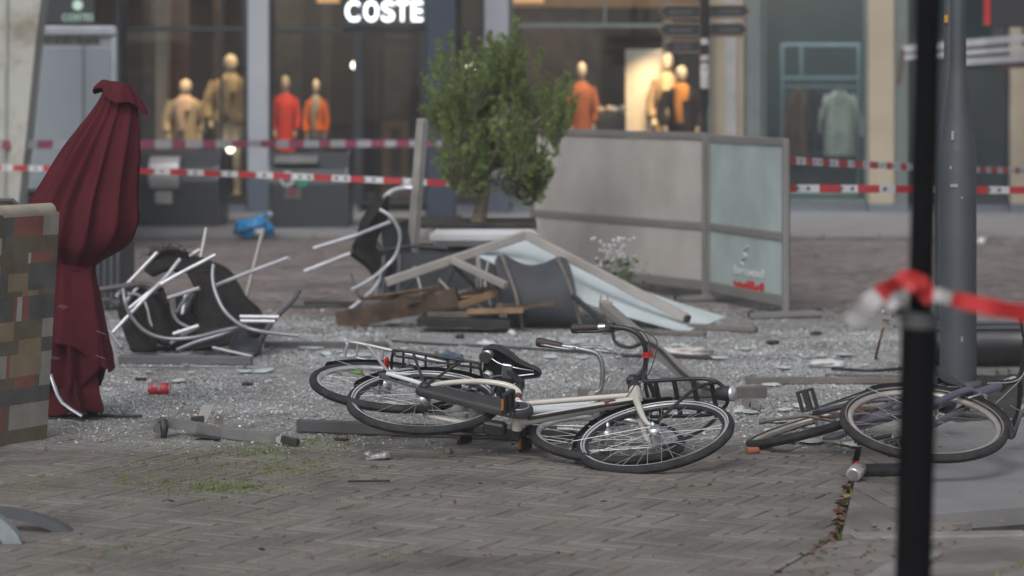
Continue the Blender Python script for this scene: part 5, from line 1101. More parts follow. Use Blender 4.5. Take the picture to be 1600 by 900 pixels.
litter('paper_scrap', 760, 541, (.06, .05, .02), WPP, 'white paper scrap on the glass behind the saddle')
litter('paper_scrap', 1068, 556, (.15, .12, .03), mat('litter_cream', (.5, .48, .46), .7, var=.3, scale=20), 'crumpled cream paper right of the tall handlebar')
litter('paper_scrap', 1288, 574, (.11, .09, .025), WPP, 'white crumpled paper on the glass left of the barrier pole')
litter('paper_scrap', 800, 524, (.03, .03, .02), WPP, 'tiny white scrap in front of the grey tipped chair')
litter('plastic_piece', 1207, 538, (.04, .03, .014), BKL, 'small black piece on the glass in front of the aqua screen')
litter('plastic_piece', 1275, 524, (.035, .03, .014), BKL, 'small black piece right of the aqua screen')
litter('plastic_piece', 718, 529, (.03, .03, .015), BKL, 'small black lump left of the black rubber strip')
litter('plastic_piece', 700, 710, (.02, .02, .014), mat('lump_grey', (.1, .12, .09), .6), 'small greenish lump under the pedals of the white bicycle') 
litter('white_lump', 1534, 382, (.05, .05, .04), WPP, 'small white lump on the far paving right of the lamp post')
b = MB()
for k, (u, v) in enumerate(((682, 560), (700, 558), (712, 562))): b.ball(G(u, v, .03), (.05, .05, .032), jit=.9)
single(b, 'knitted_glove', mat('blue_patterned_cloth', (.06, .12, .19), .9, var=.5, scale=40, stain=(.22, .08, .08), stain_scale=25, stain_amt=.8), 'blue patterned cloth bundle on the glass behind the black carrier', 'cloth')
b = MB(); b.lathe(G(1176, 704, .016), (.8, .3, 0), [(-.03, .014), (-.02, .017), (.025, .016), (.03, .012)], 10); single(b, 'brick_fragment', mat('terracotta', (.33, .12, .07), .85, var=.3), 'orange terracotta fragment at the edge of the rusty left wheel', 'fragment')
b = MB(); b.box(G(1386, 735, .022), (.26, .16, .04), np.array(Matrix.Rotation(R(8), 3, 'Z')), 0, .012); single(b, 'rubber_block', mat('black_rubber_block', (.022, .022, .024), .8, var=.4, scale=20, bump=.8, bscale=50), 'flat black rubber block beside the silver can', 'block')

# ------------------------------------------------------------------ lamp post pair and fallen dark column
PST = mat('lamp_post_slate', (.060, .072, .083), .5, .25, var=.12, scale=4, stain=(.13, .09, .07), stain_scale=2, stain_amt=.25)
YL = 14.1
s = thing('lamp_post', 'thick slate grey lamp post with a conical neck standing by the right bicycle', 'lamp post', (fx(1502, YL), YL, 0))
c0 = V(fx(1502, YL), YL + .1, 0); z1, z2 = fz(238, YL), fz(115, YL)
b = MB(); b.lathe(c0, (0, 0, 1), [(0, .102), (z1, .100), (z1 + .01, .098), ((z1 + z2) / 2, .072), (z2, .047), (z2 + .05, .044), (6.5, .04)], 40); b.build('shaft', PST, s)
b = MB(); b.lathe(c0, (0, 0, 1), [(0, .13), (.02, .13), (.03, .105)], 30); b.build('base_collar', ALUD, s)
b = MB(); b.box((c0[0], c0[1] - .3, 6.5), (.16, .7, .1), None, 0, .03); b.build('lamp_head', ALUD, s)
b = MB()
for (u, v, w_, h) in ((1489, 212, 4, 14), (1492, 290, 14, 5), (1503, 309, 3, 3), (1503, 530, 3, 8), (1486, 262, 3, 5)):
    q = W(u, v, YL - .0); b = MB(); b.box(V(q[0], c0[1] - math.sqrt(max(1e-4, .1015 ** 2 - (q[0] - c0[0]) ** 2)), q[2]), (w_ / 284, .006, h / 284)); b.build('paint_chip', mat('chip_grey', (.26, .28, .29), .6), s)
YL2 = 15.3
s = thing('lamp_post', 'second slimmer lamp post right behind the thick one, orange sticker near the top', 'lamp post', (fx(1488, YL2), YL2, 0))
c0 = V(fx(1491, YL2), YL2 + .1, 0); z1, z2 = fz(232, YL2), fz(125, YL2)
b = MB(); b.lathe(c0, (0, 0, 1), [(0, .102), (z1, .100), ((z1 + z2) / 2, .07), (z2, .045), (6.5, .042)], 32); b.build('shaft', PST, s)
b = MB()
for u, v in ((1481, 29), ): q = W(u, v, YL2); b.box(V(q[0], c0[1] - .036, q[2]), (.022, .02, .045))
b.build('sticker', mat('sticker_orange', (.55, .26, .02), .5), s)
s = thing('fallen_column', 'fallen dark grey metal column lying behind the lamp posts', 'column', G(1560, 602))
b = MB(); Yc = 14.9; xa = fx(1462, Yc); zc = .13
b.lathe((xa, Yc + .25, zc), (1, .05, 0), [(0, .09), (.03, .125), (3.2, .125), (3.22, .1)], 32); b.build('shell', mat('shell_black', (.035, .038, .042), .35, .3, var=.2), s)
b = MB()
for dz, dy in ((.135, 0.02), (.115, -.06)): b.beam((xa + .02, Yc + .25 + dy, zc + dz - .01), (xa + 3.1, Yc + .40 + dy, zc + dz - .01), .06, .018)
b.build('trim_rail', mat('trim_grey_blue', (.14, .155, .17), .4, .4), s)
b = MB(); b.lathe((xa - .02, Yc + .22, .12), (-1, -.3, 0), [(0, .06), (.03, .05), (.035, .03)], 18); b.build('end_fitting', ALUD, s)

# ------------------------------------------------------------------ out of focus barrier pole and tape in front
YQ = 5.6
s = thing('barrier_pole', 'black telescopic barrier pole standing closest to the camera, out of focus', 'pole', (fx(1402, YQ), YQ, 0))
PB_ = mat('pole_black', (.005, .0055, .0065), .8, var=.2, spec=.06)
def pl(v): return V(fx(1427 + (900 - v) * 22 / 900, YQ), YQ, fz(v, YQ))
b = MB(); b.tube([pl(1310), pl(500)], .040, 20); b.build('outer_sleeve', PB_, s)
b = MB(); b.tube([pl(505) + V(.002, 0, 0), pl(-420) + V(.002, 0, 0)], .027, 18); b.build('inner_tube', PB_, s)
b = MB(); b.tube([pl(512), pl(488)], .0415, 20); b.tube([pl(497) - V(.0, .0, 0), pl(486) - V(.055, .01, -.006)], .013, 10); b.build('collar_clamp', mat('collar_grey', (.07, .075, .08), .5), s)
b = MB(); b.lathe(pl(1310), (0, 0, 1), [(0, .17), (.03, .16), (.05, .04)], 24); b.build('foot', PB_, s)
def ribbon(b, pts, wds, cols, n=6):
    P = cr([V(*W(*p)) for p in pts], n); ws = np.interp(np.linspace(0, 1, len(P)), np.linspace(0, 1, len(wds)), wds); vs = []
    for i, p in enumerate(P):
        d = unit(P[min(i + 1, len(P) - 1)] - P[max(i - 1, 0)]); a = .5 * math.sin(i * .5); u_ = unit(np.cross(d, V(0, 1, 0))); u_ = unit(u_ + V(0, a, 0)); vs.append((p - u_ * ws[i] / 2, p + u_ * ws[i] / 2))
    for i in range(len(P) - 1):
        t = i / (len(P) - 1); k = [c for e, c in cols if t <= e][0]; b.add([vs[i][0], vs[i + 1][0], vs[i + 1][1], vs[i][1]], [[0, 1, 2, 3]], k, True)
b = MB()
ribbon(b, [(1452, 470, 5.55), (1436, 448, 5.53), (1408, 440, 5.54), (1385, 452, 5.54), (1362, 470, 5.55), (1345, 490, 5.54), (1326, 505, 5.56)], [0.0281, 0.0361, 0.0352, 0.0402, 0.0452, 0.0301], [(.58, 0), (1, 1)])
ribbon(b, [(1400, 440, 5.53), (1415, 430, 5.54), (1440, 440, 5.52), (1452, 458, 5.53), (1440, 470, 5.54)], [0.0200, 0.0301, 0.0301], [(1, 0)])
ribbon(b, [(1418, 458, 5.53), (1400, 468, 5.54), (1388, 482, 5.54)], [0.0200, 0.0301, 0.0200], [(1, 1)])
ribbon(b, [(1446, 456, 5.54), (1475, 464, 5.50), (1530, 476, 5.44), (1600, 489, 5.34), (1760, 512, 5.14)], [0.0261, 0.0301, 0.0361, 0.0402, 0.0452], [(.10, 0), (.30, 1), (1, 0)], 8)
single(b, 'barrier_tape', [mat('near_tape_red', (.42, .02, .022), .6), mat('near_tape_white', (.42, .41, .43), .6)], 'nearest red and white tape knotted round the black pole with a loose white tail', 'barrier tape')

# bicycle stand in the lower left corner
def arch(b, u0, u1, vtop, vb, Y, w_, th, asym=.5):
    x0, x1 = fx(u0, Y), fx(u1, Y); z = fz(vtop, Y); P = []
    for k in range(25):
        t = k / 24; P.append(V(x0 + (x1 - x0) * t, Y, z * math.sin(math.pi * t) ** .7))
    o_ = [p for p in P]; i_ = [V((x0 + x1) / 2 + (p[0] - (x0 + x1) / 2) * (1 - th / abs(x1 - x0) * 2.6), Y, max(0, p[2] - th * (1 - .3 * abs(math.cos(math.pi * k / 24))))) for k, p in enumerate(P)]
    for k in range(24): b.add([o_[k], o_[k + 1], i_[k + 1], i_[k]] + [q + V(0, w_, 0) for q in (o_[k], o_[k + 1], i_[k + 1], i_[k])], [[0, 1, 2, 3], [4, 7, 6, 5], [0, 4, 5, 1], [3, 2, 6, 7], [0, 3, 7, 4], [1, 5, 6, 2]])
s = thing('bicycle_stand', 'low bicycle stand with a silver and a dark grey hoop in the lower left corner', 'bicycle stand', (fx(0, 9.35), 9.35, 0))
b = MB(); arch(b, -120, 34, 795, 845, 9.25, .06, .045); b.build('silver_hoop', mat('hoop_galvanised', (.30, .34, .37), .4, .6, var=.2, scale=14), s)
b = MB(); arch(b, -150, 112, 795, 835, 9.5, .06, .035); b.build('dark_hoop', mat('hoop_dark', (.10, .11, .12), .5, .4, var=.12), s)

# ------------------------------------------------------------------ bicycles
SAX = unit(V(-.358, 0, .934)); SA0 = V(1.044, 0, -.021)
def rod(P, k, t):
    return P * math.cos(t) + np.cross(k, P) * math.sin(t) + k * (k @ P) * (1 - math.cos(t))
def bicycle(label, f, u, pos, steer, o):
    f = unit(f); u = unit(np.array(u) - f * (np.array(u) @ f)); l = np.cross(u, f); M = np.c_[f, l, u]; pos = np.array(pos, float); st = R(steer)
    T = lambda p: M @ np.array(p, float) + pos
    TS = lambda p: T(rod(np.array(p, float) - SA0, SAX, st) + SA0)
    t = thing('bicycle', label, 'bicycle', (pos[0], pos[1], 0), 'fallen bicycles')
    fr, fk = o['frame'], o.get('fork', o['frame'])
    def part(name, m, fn, TT=T, parent=None):
        b = MB(TT); fn(b); return b.build(name, m, parent or t)
    # wheels
    def wheel(c, TT, hubr, drive):
        c = np.array(c, float); cc = lambda r, a, y=0: c + V(r * math.cos(a), y, r * math.sin(a)); A = np.linspace(0, 2 * math.pi, 72, endpoint=False)
        def rim(b):
            b.loft([[cc(rr_, a, yy) for a in A] for rr_, yy in ((.308, -.0125), (.3225, -.0125), (.3235, 0), (.3225, .0125), (.308, .0125), (.298, .007), (.298, -.007), (.308, -.0125))], 2 if o.get('rim2') else 0)
            if o.get('rim2'):
                for sg in (-1, 1): b.loft([[cc(rr_, a, sg * yy) for a in A] for rr_, yy in ((.3125, .0128), (.3165, .0165), (.3215, .0165), (.3235, .0125))], 0)
            b.lathe(c - V(0, .048, 0), (0, 1, 0), [(0, .006), (.006, .012), (.01, .024), (.016, hubr), (.08, hubr), (.086, .024), (.09, .012), (.096, .006)], 18, 1)
        w_ = part('wheel', [o['rim'], CHROME, BLACK], rim, TT)
        def tyre(b):
            n = 10; rings = []
            for k in range(n):
                a = 2 * math.pi * k / n; rr_ = .334 + .0195 * math.cos(a); yy = .0205 * math.sin(a); rings.append([cc(rr_, q, yy) for q in A])
            b.loft(rings + [rings[0]])
            if o.get('stripe', 1):
                for sg in (-1, 1): b.loft([[cc(rr_, q, sg * yy) for q in A] for rr_, yy in ((.3255, .0193), (.3295, .0212))], 1)
        part('tyre', [RUB, mat('reflective_stripe', (.60, .61, .62), .4, var=.08) if o.get('stripe', 1) == 1 else mat('dull_stripe', (.22, .21, .2), .6, var=.3)], tyre, TT, w_)
        def spokes(b):
            for k in range(32):
                side = -1 if k % 2 else 1; a = 2 * math.pi * k / 32; off = (.55 if (k // 2) % 2 else -.55) * 1.25
                h = c + V(.026 * math.cos(a + off * 1.6), .028 * side, .026 * math.sin(a + off * 1.6)); b.tube([h, cc(.305, a, .004 * side)], .0014, 4)
            if o.get('reflector'): 
                for a in (.9, 4.0): b.box(cc(.24, a, 0), (.05, .012, .02))
        part('spokes', o.get('spoke', SPOKE), spokes, TT, w_)
        if drive:
            part('sprocket', o['chainm'], lambda b: b.lathe(c - V(0, .062, 0), (0, 1, 0), [(0, .035), (.004, .035)], 20), TT, w_)
    wheel((0, 0, 0), T, o.get('rhub', .022), True); wheel((1.10, 0, 0), TS, o.get('fhub', .018), False)
    HT, HB = V(.838, 0, .515), V(.905, 0, .342)
    BBp = V(.47, 0, -.05)
    def frame(b):
        b.tube([HB, HT], o.get('head', .021), 14)
        b.lathe(BBp - V(0, .038, 0), (0, 1, 0), [(0, .024), (.076, .024)], 14)
        if o['style'] == 'twin':
            b.tube([V(.885, 0, .395), V(.70, 0, .19), V(.52, 0, -.01), V(.47, 0, -.05)], [.024, .022, .021, .021], 12, curve=3)
            b.tube([V(.862, 0, .455), V(.66, -.012, .285), V(.395, -.012, .10)], [.013, .0125, .012], 10, curve=3)
            b.tube([BBp, V(.405, 0, .12)], .017, 10)
            for sy in (-1, 1):
                b.tube([V(.01, .066 * sy, .015), V(.06, .068 * sy, .085), V(.20, .066 * sy, .175), V(.33, .055 * sy, .205), V(.40, .04 * sy, .165), V(.405, .015 * sy, .10)], [.010, .012, .0135, .0145, .0145, .0145], 10, curve=5)
        elif o['style'] == 'low':
            b.tube([V(.888, 0, .39), V(.68, 0, .16), V(.47, 0, -.05)], .018, 12, curve=3)
            b.tube([V(.858, 0, .465), V(.66, 0, .22), V(.41, 0, .11)], .015, 12, curve=3)
            b.tube([BBp, V(.32, 0, .40)], .016, 10)
            for sy in (-1, 1): b.tube([V(.0, .066 * sy, .01), V(.18, .05 * sy, .19), V(.345, .015 * sy, .34)], .0085, 8)
        else:
            b.tube([V(.892, 0, .38), V(.70, 0, .12), V(.47, 0, -.05)], .0175, 12, curve=3)
            b.tube([V(.855, 0, .475), V(.62, 0, .30), V(.385, 0, .20)], .0155, 12, curve=3)
            b.tube([BBp, V(.31, 0, .42)], .016, 10)
            for sy in (-1, 1): b.tube([V(.0, .066 * sy, .01), V(.18, .05 * sy, .19), V(.345, .015 * sy, .34)], .0085, 8)
        for sy in (-1, 1): b.tube([V(0, .066 * sy, 0), V(.2, .06 * sy, -.02), V(.44, .03 * sy, -.05)], [.009, .0115, .012], 8, curve=3)
    fo = part('frame', fr, frame)
    if o.get('decal'): part('frame_band', mat('maroon_band', (.11, .035, .035), .5), lambda b: (b.tube([V(.808, 0, .312), V(.768, 0, .267)], .0238, 12), b.tube([V(.405, -.042, .150), V(.406, -.034, .128)], .0155, 10)), T, fo)
    if o['style'] == 'twin': part('cable_guide', PLAST, lambda b: b.tube([V(.90, -.02, .34), V(.70, -.02, .145), V(.52, -.02, -.045)], .008, 8, curve=3), T, fo)
    # fork
    def fork(b):
        b.tube([HB + V(.008, 0, -.012), HB], .027, 12)
        for sy in (-1, 1):
            b.tube([V(.908, .012 * sy, .345), V(.925, .04 * sy, .30), V(1.0, .05 * sy, .14), V(1.06, .052 * sy, .035), V(1.10, .052 * sy, 0)], [.019, .018, .0145, .010, .009], 10, curve=4)
            b.lathe(V(1.10, .052 * sy, 0), (0, sy, 0), [(0, .011), (.012, .010), (.014, .006), (.02, .005)], 10, 1)
    part('fork', [fk, CHROME], fork, TS)
    # seat post, saddle
    if o.get('saddle', True):
        post = o.get('post', BLACK); SP = V(*o.get('sp', (.29, 0, .50)))
        part('seat_post', post, lambda b: (b.tube([V(.405, 0, .13), V(.318, 0, .40), SP], [.019, .018, .0135], 12), b.tube([V(.335, 0, .35), V(.32, 0, .392)], .022, 12)))
        def sad(b):
            sec = []; N_ = 15
            for x_, hw, zt_, dz in ((-.165, .045, .030, .030), (-.155, .085, .042, .045), (-.12, .105, .050, .060), (-.07, .108, .046, .066), (-.02, .085, .034, .055), (.02, .055, .028, .045), (.06, .036, .028, .038), (.10, .026, .026, .034), (.125, .018, .018, .028), (.135, .006, .006, .018)):
                sec.append([SP + V(x_ + .01, hw * math.sin(a), .045 + zt_ - dz * (1 - math.cos(a)) * (.55 if abs(a) < 1.3 else .9)) for a in np.linspace(-2.0, 2.0, N_)])
            b.loft(sec, closed=False); b.loft([[p - V(0, 0, .008) for p in r] for r in sec][::-1], 1, closed=False)
            e = [r[0] for r in sec] + [r[-1] for r in sec][::-1]; b.tube(e, .004, 6, closed=True, mi=1)
        sa = part('saddle', [o.get('saddle_m', mat('brown_black_leather', (.045, .028, .025), .42, var=.25, scale=12)), PLAST], sad)
        def springs(b):
            for sy in (-1, 1):
                b.tube([SP + V(.11, .008 * sy, .035), SP + V(.03, .02 * sy, .008), SP + V(-.05, .03 * sy, .006), SP + V(-.10, .05 * sy, .012)], .0035, 6, curve=3)
                b.tube([SP + V(-.12 + .026 * math.cos(k * .8), .055 * sy + .026 * math.sin(k * .8), .0 + k * .0011) for k in range(44)], .0038, 6)
                b.lathe(SP + V(-.12, .055 * sy, -.012), (0, 0, 1), [(0, .028), (.008, .03), (.014, .02)], 16)
            b.box(SP + V(-.01, 0, .008), (.05, .07, .03), None, 0, .004)
        part('springs', CHROME, springs, T, sa)
    # handlebar
    def bars(b):
        for sy in (-1, 1): b.tube([V(p[0], p[1] * sy, p[2]) for p in o['bar']], o.get('barr', .0118), 10, curve=5)
    hb = part('handlebar', o.get('barm', BLACK), bars, TS)
    part('stem', o.get('stemm', BLACK), lambda b: (b.tube([HT, V(.815, 0, .575), V(.795, 0, .63)], [.0195, .018, .0165], 12), b.tube([V(.795, 0, .625), V(*o['bar'][0])], .017, 10), b.lathe(HT - SAX * .004, SAX, [(0, .026), (.018, .027), (.022, .02)], 16)), TS, )
    for sy in (-1, 1):
        if sy == 1 and o.get('hide_left'): continue
        e = V(o['bar'][-1][0], o['bar'][-1][1] * sy, o['bar'][-1][2]); q = V(o['bar'][-2][0], o['bar'][-2][1] * sy, o['bar'][-2][2]); d = unit(e - q)
        def grip(b):
            b.tube([e - d * .125, e - d * .11, e - d * .06, e - d * .01, e + d * .004], [.0155, .018, .020, .0235, .019], 14, curve=3)
        part('grip', o.get('gripm', mat('dark_grip', (.03, .022, .022), .6, var=.2)), grip, TS, hb)
        if o.get('shifter') and sy == -1:
            part('gear_shifter', CHROME, lambda b: b.tube([e - d * .175, e - d * .13], [.0155, .017], 12), TS, hb)
        def lever(b):
            c = e - d * .185; down = unit(V(.55, 0, -.3) - d * (V(.55, 0, -.3) @ d))
            b.tube([c - d * .02, c + d * .02], .018, 10)
            b.tube([c, c + down * .035, c + down * .055 + d * .06, c + down * .05 + d * .13, c + down * .06 + d * .15], [.011, .011, .007, .006, .005], 8, curve=3)
        part('brake_lever', o.get('leverm', PLAST), lever, TS, hb)
    # cranks and pedals
    ca = R(o['crank'])
    for sy, a in ((-1, ca), (1, ca + math.pi)):
        y = sy * .085; e = BBp + V(.165 * math.cos(a), y + sy * .012, .165 * math.sin(a))
        c = part('crank', o.get('crankm', PLAST), lambda b: (b.tube([BBp + V(0, y * .4, 0), BBp + V(0, y, 0)], .012, 10), b.tube([BBp + V(0, y, 0), e], [.012, .008], 8, flat=.7)))
        def pedal(b):
            pa = o.get('pedal_tilt', .3); dx, dz = math.cos(pa), math.sin(pa); Mx = np.array([[dx, 0, -dz], [0, 1, 0], [dz, 0, dx]]); ctr = e + V(0, sy * .062, 0)
            b.tube([e, e + V(0, sy * .105, 0)], .006, 8, mi=1)
            for s2 in (-1, 1): b.box(ctr + Mx @ V(.034 * s2, 0, 0), (.014, .088, .022), Mx, 0, .003)
            b.box(ctr, (.028, .09, .02), Mx, 0, .003)
            for s2 in (-1, 1): b.box(ctr + V(0, .043 * s2, 0), (.08, .010, .022), Mx, 0, .002)
        if sy == -1 and o.get('no_right_pedal'): continue
        p_ = part('pedal', [PLAST, CHROME], pedal, T, c)
        def refl(b):
            pa = o.get('pedal_tilt', .3); dx, dz = math.cos(pa), math.sin(pa); Mx = np.array([[dx, 0, -dz], [0, 1, 0], [dz, 0, dx]]); ctr = e + V(0, sy * .062, 0)
            for s2 in (-1, 1): b.box(ctr + Mx @ V(.0445 * s2, 0, 0), (.004, .05, .011), Mx)
        if not o.get('norefl'): part('reflector', mat('amber_reflector', (.42, .15, .02), .3), refl, T, p_)
    if o.get('case'):
        def case(b):
            r0, r1, d_ = .036, .072, .47; n = 16; poly = []
            a0 = math.acos((r0 - r1) / d_) ; base = math.atan2(-.05, .47)
            for k in range(n + 1): a = base + a0 + (2 * math.pi - 2 * a0) * k / n; poly.append((r0 * math.cos(a), r0 * math.sin(a)))
            for k in range(n + 1): a = base - a0 + 2 * a0 * k / n; poly.append((.47 + r1 * math.cos(a), -.05 + r1 * math.sin(a)))
            def ring(s_, y): 
                out = []
                for i, (x, z) in enumerate(poly):
                    cx, cz, r = (0, 0, r0) if i <= n else (.47, -.05, r1); out.append(V(cx + (x - cx) * (r - s_) / r, y, cz + (z - cz) * (r - s_) / r))
                return out
            b.loft([ring(0, -.042), ring(0, -.062), ring(.006, -.072), ring(.016, -.0755)], cap=True)
        ch = part('chain_case', mat('chain_case_black', (.028, .028, .031), .5, var=.2), case)
        part('bottom_ring', CHROME, lambda b: b.tube([BBp + V(.052 * math.cos(a), -.0765, .052 * math.sin(a)) for a in np.linspace(0, 6.283, 28, endpoint=False)], .0045, 6, True), T, ch)
    else:
        def chain(b):
            r0, r1 = .037, .085; y = -.055
            for s2, in ((-1,), (1,)):
                b.tube([V(0, y, r0 * s2), V(.47, y, -.05 + r1 * s2)], .005, 5)
            b.lathe(BBp + V(0, -.058, 0), (0, 1, 0), [(0, r1), (.004, r1)], 28); b.lathe(V(0, -.058, 0), (0, 1, 0), [(0, r0), (.004, r0)], 20)
        part('chain', o['chainm'], chain)
    # mudguards
    fm = o.get('fenm', PLAST)
    def fender(c, a0, a1, wd=.027):
        def fn(b):
            rings = []
            for a in np.linspace(R(a0), R(a1), 30): rings.append([np.array(c, float) + V((.372 - .012 * (q / wd) ** 2) * math.cos(a), q, (.372 - .012 * (q / wd) ** 2) * math.sin(a)) for q in np.linspace(-wd, wd, 7)])
            b.loft(rings, closed=False); b.loft([[p + unit(p - np.array(c)) * .0025 for p in r] for r in rings][::-1], closed=False)
            for sy in (-1, 1):
                a = R(o.get('stay', 150) if c[0] == 0 else o.get('fstay', 20 if a0 > 90 else 195)); b.tube([np.array(c) + V(0, .05 * sy, 0), np.array(c) + V(.368 * math.cos(a), .027 * sy, .368 * math.sin(a))], .0022, 5, mi=1)
        return fn
    part('rear_mudguard', [fm, SPOKE], fender((0, 0, 0), *o.get('rf', (15, 195))))
    part('front_mudguard', [fm, SPOKE], fender((1.10, 0, 0), *o.get('ff', (75, 225))), TS)
    # carriers
    rk = o.get('rack')
    if rk:
        def rack(b):
            x0, x1, z, hw, rr_ = rk['x0'], rk['x1'], rk['z'], .072, rk.get('r', .0065)
            b.tube([V(x1, -hw, z), V(x0 + .05, -hw, z), V(x0 + .008, -hw + .02, z), V(x0, 0, z), V(x0 + .008, hw - .02, z), V(x0 + .05, hw, z), V(x1, hw, z)], rr_, 8, curve=4)
            b.tube([V(x1, -hw, z), V(x1 + .02, 0, z), V(x1, hw, z)], rr_, 8)
            for k in range(rk.get('n', 4)):
                x = x0 + .06 + (x1 - x0 - .1) * k / (rk.get('n', 4) - 1); b.tube([V(x, -hw, z), V(x, hw, z)], rr_ * .8, 6)
            b.tube([V(x0 + .06, 0, z), V(x1, 0, z)], rr_ * .7, 6)
            for sy in (-1, 1):
                b.tube([V(0, .075 * sy, .01), V(x0 + .11, hw * sy, z)], rr_ * .85, 6); b.tube([V(0.0, .075 * sy, .01), V(x1 - .08, hw * sy, z)], rr_ * .85, 6)
                if rk.get('box'): b.tube([V(x1, hw * sy, z), V(x1 + .03, hw * sy, z - .06), V(x0 + .05, hw * sy, z - .07), V(x0 + .01, hw * sy, z)], rr_ * .8, 6)
            b.tube([V(x1, 0, z), V(.345, 0, .33)], rr_ * .9, 6)
        rp = part('rear_carrier', rk.get('m', BLACK), rack)
        if not o.get('notail'): part('tail_light', mat('tail_light_red', (.42, .015, .015), .25), lambda b: b.box(V(rk['x0'] - .015, 0, rk['z'] - .03), (.022, .085, .035), None, 0, .01), T, rp)
        if rk.get('strap'): part('carrier_strap', mat('strap_olive', (.14, .13, .09), .7), lambda b: (b.tube([V(.02, -.09, rk['z'] + .0), V(-.01, -.04, rk['z'] + .03), V(-.06, .03, rk['z'] + .02)], .006, 6, curve=3), b.tube([V(-.10, -.085, rk['z']), V(-.05, -.06, rk['z'] + .02), V(-.03, .02, rk['z'] + .02)], .007, 6, curve=3)), T, rp)
    if o.get('front_rack'):
        def fr_(b):
            z = .405; r_ = .009; hw = .088
            b.tube([V(.905, -hw, z + .09), V(.93, -hw, z + .01), V(.98, -hw, z), V(1.22, -hw, z + .005), V(1.30, -hw + .04, z + .01), V(1.31, 0, z + .01), V(1.30, hw - .04, z + .01), V(1.22, hw, z + .005), V(.98, hw, z), V(.93, hw, z + .01), V(.905, hw, z + .09)], r_, 10, curve=4)
            b.tube([V(.905, -hw, z + .09), V(.90, 0, z + .095), V(.905, hw, z + .09)], r_, 8)
            for x in (.99, 1.08, 1.17, 1.255): b.beam(V(x, -hw + .005, z), V(x, hw - .005, z), .022, .008, up=(0, 0, 1), bev=.001)
            for sy in (-1, 1):
                b.tube([V(1.285, sy * (hw - .02), z + .005), V(1.22, sy * .10, z - .13), V(1.12, .066 * sy, .02)], r_ * .9, 8, curve=3)
            b.tube([V(.91, 0, z), V(.94, 0, z), V(1.30, 0, z + .01)], r_ * .8, 8)
        fp = part('front_carrier', BLACK, fr_, TS)
    if o.get('lamp'):
        L0 = V(*o['lamp'])
        hl = part('headlight', PLAST, lambda b: b.lathe(L0, unit(V(1, 0, -.05)), [(-.055, .012), (-.045, .028), (-.01, .034), (.02, .0345)], 20), TS)
        part('lens', mat('headlight_lens', (.55, .57, .6), .12, .6), lambda b: b.lathe(L0, unit(V(1, 0, -.05)), [(.02, .036), (.032, .036), (.036, .030), (.042, .012)], 20), TS, hl)
    # cables
    for k, c_ in enumerate(o.get('cables', ())): part('brake_cable', o.get('cablem', PLAST), lambda b: b.tube(c_, .0028, 6, curve=8), TS)
    if o.get('stand'):
        part('kickstand', o.get('standm', BLACK), lambda b: (b.tube([V(*p) for p in o['stand']], .0085, 8, curve=0), b.tube([V(*o['stand'][-1]), V(*o['stand'][-1]) + unit(V(*o['stand'][-1]) - V(*o['stand'][-2])) * .03], .014, 8)))
    if o.get('lock'): part('ring_lock', PLAST, lambda b: (b.box(V(.28, 0, .22), (.055, .10, .05), None, 0, .01), b.tube([V(.27 + .0 * a, .062 * math.cos(a), .235 - .075 * math.sin(a)) for a in np.linspace(0, math.pi, 14)], .009, 8)))
    for name, m, fn, stf in o.get('extra', ()): part(name, m, fn, TS if stf else T)
    # vertical reach
    return t
CREAM = mat('cream_frame_paint', (.56, .54, .49), .3, var=.05, coat=.4, stain=(.42, .40, .36), stain_scale=14, stain_amt=.3)
rb = [(.795, 0, .655), (.835, .03, .69), (.85, .10, .705), (.84, .17, .715), (.79, .215, .72), (.70, .235, .715), (.60, .238, .71), (.51, .24, .705)]
bicycle('cream city bicycle with black front and rear carriers, lying on its side in front', (.936, -.336, -.108), (.352, .905, .240), (-.400, 11.611, .225), -12,
    dict(style='twin', rim2=True, sp=(.225, 0, .50), frame=CREAM, rim=RIMS, chainm=ALUD, case=True, bar=rb, barm=BLACK, decal=True, fhub=.024, rhub=.034, crank=-84, pedal_tilt=1.35, shifter=True, lock=True, front_rack=True, lamp=(1.325, -.02, .39), head=.030,
         rack=dict(x0=-.32, x1=.12, z=.375, m=BLACK, r=.0078, strap=True, n=4, box=True), stay=158, fstay=193, rf=(28, 172), ff=(95, 215),
         cables=[[V(.66, -.21, .70), V(.78, -.20, .76), V(.90, -.15, .74), V(.90, -.06, .60), V(.87, -.03, .52)], [V(.62, -.21, .715), V(.80, -.215, .74), V(.88, -.16, .70), V(.88, -.07, .62), V(.885, 0, .50)], [V(.83, -.03, .6), V(.90, -.10, .5), V(.88, -.06, .38), V(.85, -.03, .36)]],
         extra=[('red_band', mat('band_red', (.6, .02, .03), .4), lambda b: (b.tube([V(.851, -.085, .703), V(.853, -.105, .706)], .018, 10), b.tube([V(.851, -.08, .702), V(.851, -.084, .703)], .021, 10), b.box(V(.874, -.095, .707), (.012, .03, .02))), True),
                ('brake_hub', CHROME, lambda b: (b.lathe(V(1.10, -.045, 0), (0, 1, 0), [(0, .025), (.01, .034), (.02, .034)], 24),), True),
                ('head_set_cover', PLAST, lambda b: (b.tube([V(.843, 0, .50), V(.83, 0, .535), V(.82, 0, .575)], [.031, .032, .024], 14), b.box(V(.80, -.01, .60), (.05, .05, .05), None, 0, .012)), True),
                ('stand_plate', PLAST, lambda b: (b.box(V(.38, .03, -.09), (.10, .06, .05), None, 0, .008), b.tube([V(.36, .06, -.10), V(.20, .075, -.13), V(.03, .07, -.12)], .009, 8)), False),
                ('axle_cover', PLAST, lambda b: b.ball(V(.0, -.078, .012), (.026, .014, .026)), False)]))
WHF = mat('blue_white_frame_paint', (.60, .64, .66), .3, var=.05, coat=.4)
SILP = mat('silver_paint', (.5, .51, .53), .35, .5, var=.1)
